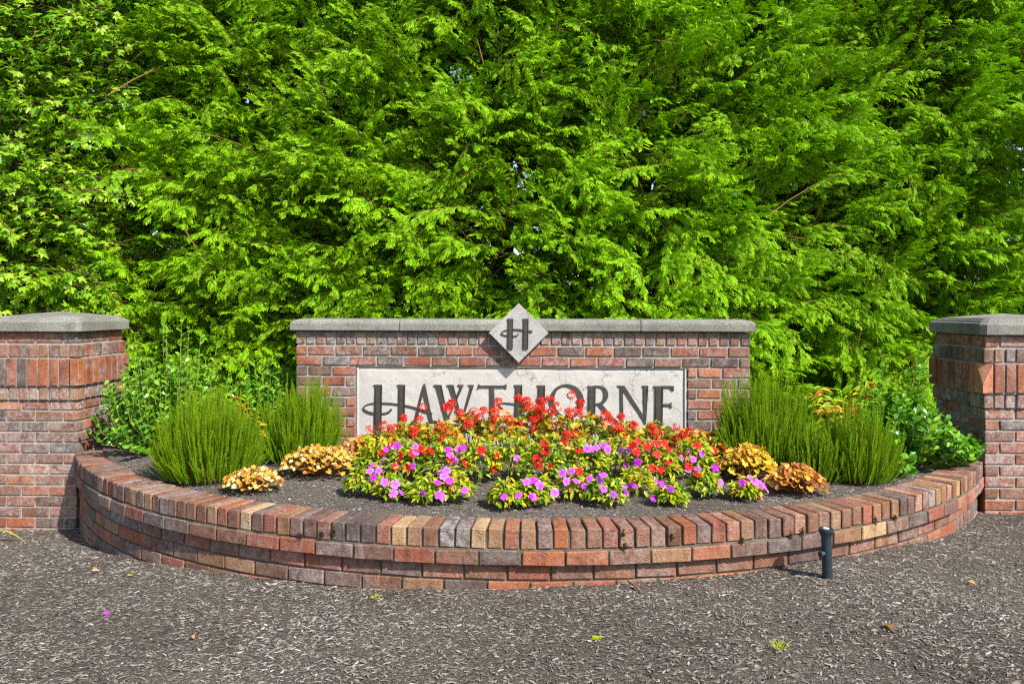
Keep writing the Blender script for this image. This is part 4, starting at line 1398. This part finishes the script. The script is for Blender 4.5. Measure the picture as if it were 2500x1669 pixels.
# ------------------------------------------------------------------ flower templates
def imp_flower(seed):
    r = np.random.default_rng(seed); out = []
    for i in range(5):
        a = i * 72 + r.uniform(-5, 5); k = r.uniform(.9, 1.08)
        for da, rr_ in ((-33, .60), (-27, .88), (-12, 1.0), (0, .90), (12, 1.0), (27, .88)):
            out.append((R_(a + da), rr_ * k, r.uniform(-.05, .05)))
    V = [(0, 0, -.06)]; F = []; T = [0.]
    for a, q, z in out:
        V.append((q * math.cos(a), q * math.sin(a), -.12 * q * q + z + .05 * math.cos(5 * a))); T.append(1.)
    n = len(out)
    for i in range(n): F.append((0, 1 + i, 1 + (i + 1) % n))
    return np.array(V, float), np.array(F), np.array(T)


def ger_head(seed, nfl, rad=.036):
    r = np.random.default_rng(seed); V, F, T = [], [], []
    for k in range(nfl):
        u = r.random() ** .8; a = k * 2.4 + r.uniform(-.3, .3)
        d = np.array([math.cos(a) * math.sqrt(u), math.sin(a) * math.sqrt(u), 1 - .95 * u]); d /= np.linalg.norm(d)
        c = d * rad * r.uniform(.75, 1.1); B = basis((np.cross(d, [.3, .1, .9]) + 1e-3)[None], d[None])[0]
        b = len(V); V.append(c - d * .003); T.append(0.3); q = r.uniform(.015, .021)
        for i in range(5):
            for da, rr_ in ((-22, .8), (0, 1.0), (22, .8)):
                an = R_(72 * i + da); V.append(c + B @ np.array([math.cos(an) * rr_ * q, math.sin(an) * rr_ * q, r.uniform(-.003, .004)])); T.append(1.)
        for i in range(15):
            if (i % 3) < 2: F.append((b, b + 1 + i, b + 1 + (i + 1) % 15))
        # flower stalk
    return np.array(V), np.array(F), np.array(T)


IMP_T = [imp_flower(s) for s in range(4)]
IMP_M = {c: [np_mesh('flower', t[0], t[1], {'tip': t[2]}, m) for t in IMP_T] for c, m in (('pink', M_PINK), ('magenta', M_MAGENTA), ('red', M_RED))}
GT = [ger_head(70 + s, n_) for s, n_ in enumerate((22, 18, 14, 9))]
GER_M = [np_mesh('flower_head', t[0], t[1], {'tip': t[2]}, M_GERRED) for t in GT]


def soil_point(px, py):
    Y = 4.5
    for _ in range(6): Y = F_PX * (CAM_Z - float(bed_z(0, Y))) / (py - HOR)
    return (px - 1250) / F_PX * Y, Y


def leafy_dome(root, rx, h, n, tpl, mat, size, seed, up=.4, low=.0, name='foliage', stems=8):
    r = np.random.default_rng(seed)
    a = r.uniform(0, 2 * math.pi, n); q = r.random(n) ** .5; lev = r.uniform(.55, 1.05, n)
    ux, uy = q * np.cos(a), q * np.sin(a)
    P = np.c_[rx * ux, rx * .85 * uy, low + (h - low) * np.sqrt(np.clip(1 - .9 * q * q, 0, 1)) * lev]
    Fw = unit(np.c_[ux * .9 + r.normal(0, .5, n), uy * .9 - .15 + r.normal(0, .5, n), r.normal(up - .35, .35, n)])
    N = np.c_[ux * .4 + r.normal(0, .3, n), uy * .4 - .3 + r.normal(0, .3, n), np.full(n, .9)]
    tone_ = r.uniform(.38, .66)
    Sc = Scatter(); Sc.add(tpl, P, basis(Fw, N), r.uniform(*size, (n, 1)), np.clip(r.normal(tone_, .27, n), 0, 1))
    o = link(name, Sc.mesh(name, mat), root); o['kind'] = 'stuff'
    T = Tubes()
    for k in range(stems):
        e = P[r.integers(0, n)]
        T.add([(e[0] * .2, e[1] * .2, -.01), (e[0] * .7, e[1] * .7, e[2] * .5), tuple(e * [1, 1, .95])], [.0045, .0035, .002], 4)
    o = link('stem', T.mesh('stem', M_STEM), root); o['kind'] = 'stuff'
    return P


# bedding plants: pixel of the foot in the photo, width and height in metres
imp = []
for px, py, w, h, lab in (
        (893, 1216, .125, .17, 'pink-flowered impatiens at the planter front beside the wide golden clump'),
        (957, 1226, .115, .13, 'bushy impatiens with pale pink flowers at the planter front'),
        (1045, 1236, .115, .15, 'bushy impatiens with pale pink flowers at the planter front'),
        (1105, 1232, .120, .16, 'bushy impatiens with pale pink flowers at the planter front'),
        (1240, 1246, .115, .14, 'bushy impatiens with pale pink flowers at the planter front'),
        (1305, 1242, .120, .15, 'bushy impatiens with pale pink flowers at the planter front'),
        (1408, 1226, .125, .16, 'bushy impatiens with pale pink flowers at the planter front'),
        (1482, 1240, .120, .16, 'bushy impatiens with pale pink flowers at the planter front'),
        (1555, 1215, .110, .15, 'bushy impatiens with pale pink flowers at the planter front'),
        (1640, 1240, .085, .13, 'small round impatiens with a single lilac flower on top'),
        (1722, 1218, .095, .15, 'small leafy impatiens without open flowers on its near side'),
        (1820, 1224, .095, .12, 'small impatiens with lilac flowers beside the russet clump')):
    imp.append([px, py, w, h, lab, 'front'])
for px, py, w, h in ((925, 1165, .15, .23), (1000, 1178, .15, .25), (1085, 1182, .15, .27), (1165, 1184, .15, .28), (1250, 1180, .15, .29), (1335, 1184, .15, .28),
                     (1425, 1180, .15, .27), (1510, 1172, .15, .26), (1600, 1184, .15, .25), (1690, 1168, .14, .23), (1762, 1150, .13, .21)):
    imp.append([px, py, w, h, 'leafy impatiens in the middle row with scarlet and pink flowers', 'middle'])
ROWS = []
letters_at = ((905, 'left stem of the first H'), (960, 'first letter H'), (1035, 'letter A'), (1105, 'letter W'), (1175, 'right half of letter W'), (1240, 'letter T'), (1300, 'second letter H'), (1385, 'letter O'), (1460, 'letter R'), (1545, 'letter N'), (1620, 'letter E'),
              (1690, 'right edge of the name panel'), (1765, 'bricks right of the name panel'))
for i, (px, py, w, h, lab, rowname) in enumerate(imp):
    near = min(letters_at, key=lambda q: abs(q[0] - px))[1]
    if lab.startswith('bushy'): lab = 'pale pink impatiens at the planter coping below the ' + near
    if lab.startswith('leafy'): lab = 'scarlet and pink impatiens in second row below the ' + near
    x, y = soil_point(px, py)
    y += w * .55; x *= y / (y - w * .55)
    root = tag(empty('impatiens_plant', (x, y, float(bed_z(x, y)))), lab, 'plant', 'impatiens plants, ' + rowname + ' row')
    leafy_dome(root, w * (.84 if rowname == 'front' else 1.0), h, 280 if rowname == 'front' else 340, LANCE, M_IMP, (.030, .052), 100 + i, .35, .01)
    ROWS.append((root, x, y, w, h))

GER = []
for i, (px, h) in enumerate(((925, .22), (1000, .26), (1075, .30), (1150, .33), (1225, .37), (1295, .39), (1365, .36), (1440, .32), (1520, .29), (1600, .26), (1685, .25), (1765, .20))):
    y = 5.02 + .14 * (i % 2); x = (px - 1250) / F_PX * y
    where = ('left of the first letter H', 'between the two stems of the first H', 'between the letters A and W', 'below the middle of the letter W', 'below the letter T', 'at the left stem of the second H',
             'at the left curve of the letter O', 'at the right curve of the letter O', 'below the letter R', 'below the letter N', 'at the stem of the letter E', 'at the right edge of the name panel')[i]
    root = tag(empty('geranium_plant', (x, y, float(bed_z(x, y)))), 'leggy geranium with vermilion flower heads ' + where, 'plant', 'geraniums along the back row')
    leafy_dome(root, .155, h * .94, 135, GERL, M_GER, (.030, .052), 300 + i, .5, .06, stems=10)
    GER.append((root, x, y, .15, h))


def on_plant(px, py, plants):
    best = None
    for k, (root, x, y, w, h) in enumerate(plants):
        z0 = float(bed_z(x, y)); cx_ = 1250 + F_PX * x / y; sc_ = F_PX / y
        cy_ = HOR + (CAM_Z - z0 - h * .7) * sc_
        d = ((px - cx_) / (w * sc_)) ** 2 + ((py - cy_) / (h * .8 * sc_)) ** 2
        if best is None or d < best[0]: best = (d, k)
    root, x, y, w, h = plants[best[1]]
    z0 = float(bed_z(x, y))
    P = at(px, py, y); f = min(1, max(0, (P.z - z0) / h)); ox = min(1, abs(P.x - x) / w)
    Y = y - w * .85 * math.sqrt(max(0.0, 1 - f * f * .9)) * math.sqrt(max(0.05, 1 - ox * ox)) - .01
    return root, at(px, py, Y)


def z5(x, y): return 840 + x * .21286, 960 + y * .21286
def z6(x, y): return 1300 + x * .25543, 960 + y * .25543


def put_flower(px, py, me, plants, rad, face=(.0, -.70, .55), jitter=.45):
    root, P = on_plant(px, py, plants)
    n = unit(np.array(face) + rng.normal(0, jitter, 3) * [1, .6, 1])
    B = basis(np.cross(n, rng.normal(size=3))[None], n[None])[0]
    o = link('flower' if plants is ROWS else 'flower_head', me, root)
    o.matrix_local = Matrix.Translation(P - Vector(root.location)) @ Matrix(B.tolist()).to_4x4() @ Matrix.Scale(rad, 4)
    return root, P


PINK5 = [(560, 600), (615, 600), (455, 775), (315, 830), (385, 835), (400, 885), (300, 890), (585, 830), (470, 1020), (590, 1040), (570, 1140), (675, 1140), (820, 610), (1310, 640), (1220, 700), (1280, 770), (1350, 720),
         (1180, 880), (1150, 950), (1090, 1165), (1145, 1190), (1390, 1110), (1590, 725), (1985, 735), (2095, 1010), (2255, 1060), (2000, 1165), (2165, 1180), (900, 1145), (830, 680)]
MAG5 = [(340, 965), (1195, 640), (1370, 620), (1100, 900), (1080, 1020), (2190, 1000), (1845, 1190), (490, 640), (1220, 1000), (785, 830)]
RED5 = [(430, 670), (640, 715), (800, 685), (880, 630), (935, 655), (600, 835), (720, 865), (1010, 660), (1120, 510), (1400, 805), (1760, 720), (2215, 750), (2240, 820), (2300, 570), (2310, 660), (1735, 855), (1575, 650), (535, 580), (1230, 770)]
PINK6 = [(525, 525), (560, 530), (610, 515), (690, 495), (725, 530), (840, 545), (905, 550), (285, 755), (375, 740), (330, 840), (425, 830), (545, 815), (680, 770), (645, 825), (685, 905), (775, 965), (885, 875), (940, 880), (220, 945), (955, 700), (1180, 825),
         (1320, 910), (1495, 555), (1445, 610), (1540, 625), (1625, 575), (1710, 610), (1485, 720), (1580, 710), (1795, 840), (2090, 800), (2130, 835), (2180, 870), (2240, 905), (885, 945), (70, 880)]
MAG6 = [(500, 885), (600, 525), (900, 680), (1005, 655), (1240, 860), (1750, 710), (980, 880), (2010, 845), (10, 990), (20, 830), (1170, 1000)]
RED6 = [(120, 465), (45, 630), (65, 690), (155, 695), (125, 550), (455, 740), (450, 540), (1000, 555), (960, 500), (1015, 450), (1100, 500), (1195, 570), (1190, 470), (1310, 525), (1310, 650), (1400, 660), (1240, 730), (1160, 710), (1400, 570),
        (1500, 690), (1580, 490), (1690, 520), (1745, 545), (1830, 505), (1880, 560), (1845, 630), (1790, 650), (1580, 765), (1265, 470)]
for lst, cv, c in ((PINK5, z5, 'pink'), (MAG5, z5, 'magenta'), (RED5, z5, 'red'), (PINK6, z6, 'pink'), (MAG6, z6, 'magenta'), (RED6, z6, 'red')):
    for x, y in lst:
        put_flower(*cv(x, y), random.choice(IMP_M[c]), ROWS, random.uniform(.022, .028) * {'magenta': .92, 'pink': 1.0, 'red': 1.15}[c])
G5 = [(305, 425, 3), (450, 380, 3), (560, 410, 2), (690, 290, 0), (860, 310, 2), (905, 165, 2), (810, 440, 0), (830, 500, 1), (1230, 130, 0), (1180, 180, 0), (1320, 235, 1), (1110, 385, 3), (1490, 215, 2), (1600, 205, 1), (1555, 290, 1), (1430, 355, 1), (1770, 105, 1),
      (1730, 215, 1), (1745, 300, 2), (2000, 60, 0), (2090, 100, 1), (2120, 170, 1), (2220, 180, 1), (2260, 90, 2), (1890, 310, 2), (2010, 350, 2), (2170, 310, 1), (2240, 270, 2), (870, 540, 2)]
G6 = [(70, 90, 2), (100, 160, 1), (185, 180, 1), (165, 70, 2), (225, 140, 3), (370, 20, 3), (465, 100, 1), (350, 190, 1), (440, 180, 1), (700, 220, 1), (735, 255, 2), (850, 235, 0), (800, 330, 1), (850, 390, 0), (960, 320, 0), (1145, 330, 1), (1170, 380, 1), (1375, 330, 2), (1500, 365, 1), (1440, 395, 2),
      (330, 400, 0), (400, 400, 1), (300, 490, 1), (420, 480, 2), (20, 340, 1), (40, 240, 1), (1220, 440, 2), (1395, 460, 3)]
stalks = {}
for lst, cv in ((G5, z5), (G6, z6)):
    for x, y, k in lst:
        root, P = put_flower(*cv(x, y), GER_M[k], GER, random.uniform(.8, 1.05), (0, -.55, .8), .25)
        stalks.setdefault(root.name, (root, []))[1].append(P - Vector(root.location))
for root, pts in stalks.values():
    T = Tubes()
    for p in pts:
        f = random.uniform(.2, .5)
        T.add([(p.x * f + random.uniform(-.03, .03), p.y * f, p.z * .25), (p.x * .8, p.y * .8, p.z * .7), tuple(p)], [.0028, .0022, .0018], 4)
    o = link('flower_stalk', T.mesh('flower_stalk', M_TWIG), root); o['kind'] = 'stuff'


# ------------------------------------------------------------------ sprinklers
def lathe(bm, prof_, n=20):
    vr = [[bm.verts.new((r * math.cos(2 * math.pi * i / n), r * math.sin(2 * math.pi * i / n), z)) for i in range(n)] for r, z in prof_]
    for a, b in zip(vr, vr[1:]):
        for i in range(n): bm.faces.new((a[i], a[(i + 1) % n], b[(i + 1) % n], b[i]))
    bm.faces.new(vr[-1]); bm.faces.new(vr[0][::-1])


sx, sy = 1.502, 3.60
sz = float(ground_z(np.array([sx]), np.array([sy]))[0])
sp = tag(empty('garden_sprinkler', (sx, sy, sz)), 'black plastic pop-up sprinkler body standing in the bark mulch', 'sprinkler')
sp.rotation_euler = (R_(1.0), R_(-2.4), 0)
bm = bmesh.new(); lathe(bm, [(.0235, -.06), (.0235, .205), (.0245, .207), (.0245, .215)]); bm_obj('riser_body', bm, sp, M_PIPE, False)
bm = bmesh.new(); lathe(bm, [(.026, .213), (.028, .222), (.0335, .236), (.0335, .246), (.031, .2475), (.021, .2478), (.0205, .245)])
cap = bm_obj('screw_cap', bm, sp, M_PIPE)
bm = bmesh.new(); lathe(bm, [(.0150, .2435), (.0150, .2490), (.0130, .2498), (.008, .2499), (.0075, .2480)]); bm_obj('nozzle', bm, cap, M_STEEL)
for k in range(8):
    a = k * math.pi / 4 + .3
    bm = bmesh.new(); box_into(bm, -.002, .002, -.002, .002, -.009, .009)
    o = bm_obj('grip_rib', bm, cap, M_PIPE); o.location = (.0305 * math.cos(a), .0305 * math.sin(a), .229); o.rotation_euler = (0, R_(15), a)
bm = bmesh.new(); lathe(bm, [(.0115, .0), (.0115, .034), (.0135, .035), (.0135, .046), (.0115, .047)], 16)
side_in = bm_obj('side_inlet', bm, sp, M_PIPE); side_in.location = (0, 0, .132); side_in.rotation_euler = (R_(90), 0, R_(-62))
bm = bmesh.new(); box_into(bm, -.002, .002, -.008, .008, .046, .0495); bm_obj('plug_rib', bm, side_in, M_PIPE)

hp_ = at(1763, 1079, 5.30)
sp2 = tag(empty('sprinkler_head', (hp_.x, hp_.y, float(bed_z(hp_.x, hp_.y)))), 'small black sprinkler head beside the tallest heather at the brick wall', 'sprinkler')
hh = hp_.z - sp2.location.z
bm = bmesh.new(); lathe(bm, [(.016, -.03), (.016, hh - .02), (.026, hh - .016), (.027, hh), (.022, hh + .002)]); bm_obj('riser_body', bm, sp2, M_PIPE)
bm = bmesh.new(); lathe(bm, [(.02, hh + .001), (.019, hh + .006), (.006, hh + .008)]); bm_obj('nozzle', bm, sp2, M_STEEL)
T = Tubes(); T.add([(0, 0, hh), (.0, 0, hh + .06), (-.008, 0, hh + .12)], [.0025, .002, .0015], 5); link('thin_riser', T.mesh('thin_riser', M_PIPE), sp2)

# ------------------------------------------------------------------ strap-leaved plant at the edge, weeds and litter
gz1 = lambda x, y: float(gfull(np.array([x]), np.array([y]))[0])
bx, by = -3.66, 5.20
st_root = tag(empty('strap_leaf_plant', (bx, by, gz1(bx, by))), 'strap-leaved plant with yellowing blades at the foot of the brick pillar', 'plant')
for ex, ey, ez, mz in ((.32, -.02, .02, .16), (.14, -.12, .0, .22), (-.2, -.1, .05, .3), (.20, .05, .40, .38), (-.3, .1, .1, .3), (.05, -.2, .02, .25), (-.1, .1, .42, .3)):
    V, F = [], []
    st0 = np.array([0, 0, 0.]); mid = np.array([ex * .45, ey * .45, mz]); en = np.array([ex, ey, ez])
    sd = unit(np.array([-ey, ex, .0]))
    for i in range(9):
        u = i / 8; p = st0 * (1 - u) ** 2 + 2 * mid * u * (1 - u) + en * u * u; w = .011 * math.sin(math.pi * (.12 + .86 * u)) + .0006
        V += [p - sd * w + UP * .004, p, p + sd * w + UP * .004]
    for i in range(8):
        a = 3 * i; F += [(a, a + 1, a + 4), (a, a + 4, a + 3), (a + 1, a + 2, a + 5), (a + 1, a + 5, a + 4)]
    link('leaf', np_mesh('leaf', np.array(V), np.array(F), None, M_STRAP), st_root)


def ground_point(px, py):
    Y = 3.2
    for _ in range(8):
        x = (px - 1250) / F_PX * Y
        Y = F_PX * (CAM_Z - gz1(x, Y)) / (py - HOR)
    return (px - 1250) / F_PX * Y, Y


for (px, py, n, L, lab) in ((920, 1458, 7, .022, 'tiny yellow-green weed seedling at the foot of the planter wall'), (1460, 1558, 6, .026, 'small green weed seedling in the open bark mulch'),
                            (1905, 1588, 26, .045, 'small tuft of grass in the bark mulch'), (322, 1408, 6, .018, 'tiny pale weed beside the shaded end of the planter wall')):
    x, y = ground_point(px, py)
    root = tag(empty('weed_seedling', (x, y, gz1(x, y))), lab, 'weed')
    Sc = Scatter(); a = rng.uniform(0, 6.28, n)
    grass = n > 20
    fw = np.c_[np.cos(a), np.sin(a), rng.uniform(.7, 2.2, n) if grass else rng.uniform(.2, .7, n)]
    Sc.add(blade_leaf(.035 if grass else .28, .1, .3, 3), rng.normal(0, .008, (n, 3)) * [1, 1, 0] + [0, 0, .004], basis(unit(fw), np.tile([0, -.3, 1.], (n, 1)) + 1e-3), rng.uniform(.7, 1.2, (n, 1)) * L, rng.uniform(.3, .8, n))
    o = link('foliage', Sc.mesh('foliage', M_IMP), root); o['kind'] = 'stuff'
    T = Tubes(); T.add([(0, 0, -.01), (.001, 0, .006), (.0, 0, .012)], [.002, .0015, .001], 4); link('stem', T.mesh('stem', M_STEM), root)

M_LITTER = leaf_material('fallen_leaf', [(0, (0.42, 0.20, 0.06)), (.5, (0.55, 0.34, 0.10)), (1, (0.50, 0.22, 0.10))], None, .15, .6, .2, True)
for (px, py, L, lab) in ((65, 1383, .034, 'small fallen orange leaf on the mulch near the strap leaves'), (245, 1399, .040, 'curled tan fallen leaf on the mulch before the shaded wall end'),
                         (2165, 1527, .060, 'curled pinkish-brown fallen leaf on the mulch beyond the sprinkler'), (475, 1566, .024, 'small pale yellow fallen leaf on the open mulch'),
                         (600, 1520, .018, 'tiny amber fallen leaf scrap on the open mulch'), (2386, 1430, .035, 'small tan fallen leaf on the mulch below the broken-brick pillar')):
    x, y = ground_point(px, py)
    me = np_mesh('fallen_leaf', blade_leaf(.32, .5, -.35, 4)[0] * L, blade_leaf(.32, .5, -.35, 4)[1], None, M_LITTER)
    o = tag(link('fallen_leaf', me), lab, 'leaf'); o.location = (x, y, gz1(x, y) + .010); o.rotation_euler = (random.uniform(-.3, .3), random.uniform(-.4, .4), random.uniform(0, 6))
x, y = ground_point(262, 1503)
me = np_mesh('fallen_petal', IMP_T[1][0] * .013, IMP_T[1][1], {'tip': IMP_T[1][2]}, M_MAGENTA)
o = tag(link('fallen_petal', me), 'crumpled magenta flower petals lying on the open mulch', 'petal'); o.location = (x, y, gz1(x, y) + .012); o.rotation_euler = (.3, .5, 0)
for (px, py) in ((902, 1228), (928, 1231), (946, 1239), (1288, 1254), (1427, 1223), (1770, 1190)):
    x, y = soil_point(px, py)
    me = np_mesh('fallen_petal', IMP_T[2][0][:8] * .02, IMP_T[2][1][:6], {'tip': IMP_T[2][2][:8]}, M_MAGENTA)
    o = tag(link('fallen_petal', me), 'magenta petal fallen on the planter soil', 'petal', 'petals fallen on the planter soil'); o.location = (x, y, float(bed_z(x, y)) + .016); o.rotation_euler = (.2, random.uniform(-.3, .3), random.uniform(0, 6))
x, y = ground_point(1552, 1440)
T = Tubes(); T.add([(-.03, .05, .03), (0, .01, .018), (.025, -.05, .008)], [.004, .0045, .003], 6); T.add([(0, .01, .018), (.02, .02, .025)], [.003, .0015], 5)
o = tag(link('fallen_twig', T.mesh('fallen_twig', M_BARK)), 'short grey-brown twig leaning on the mulch by the planter wall', 'twig'); o.location = (x, y, gz1(x, y))
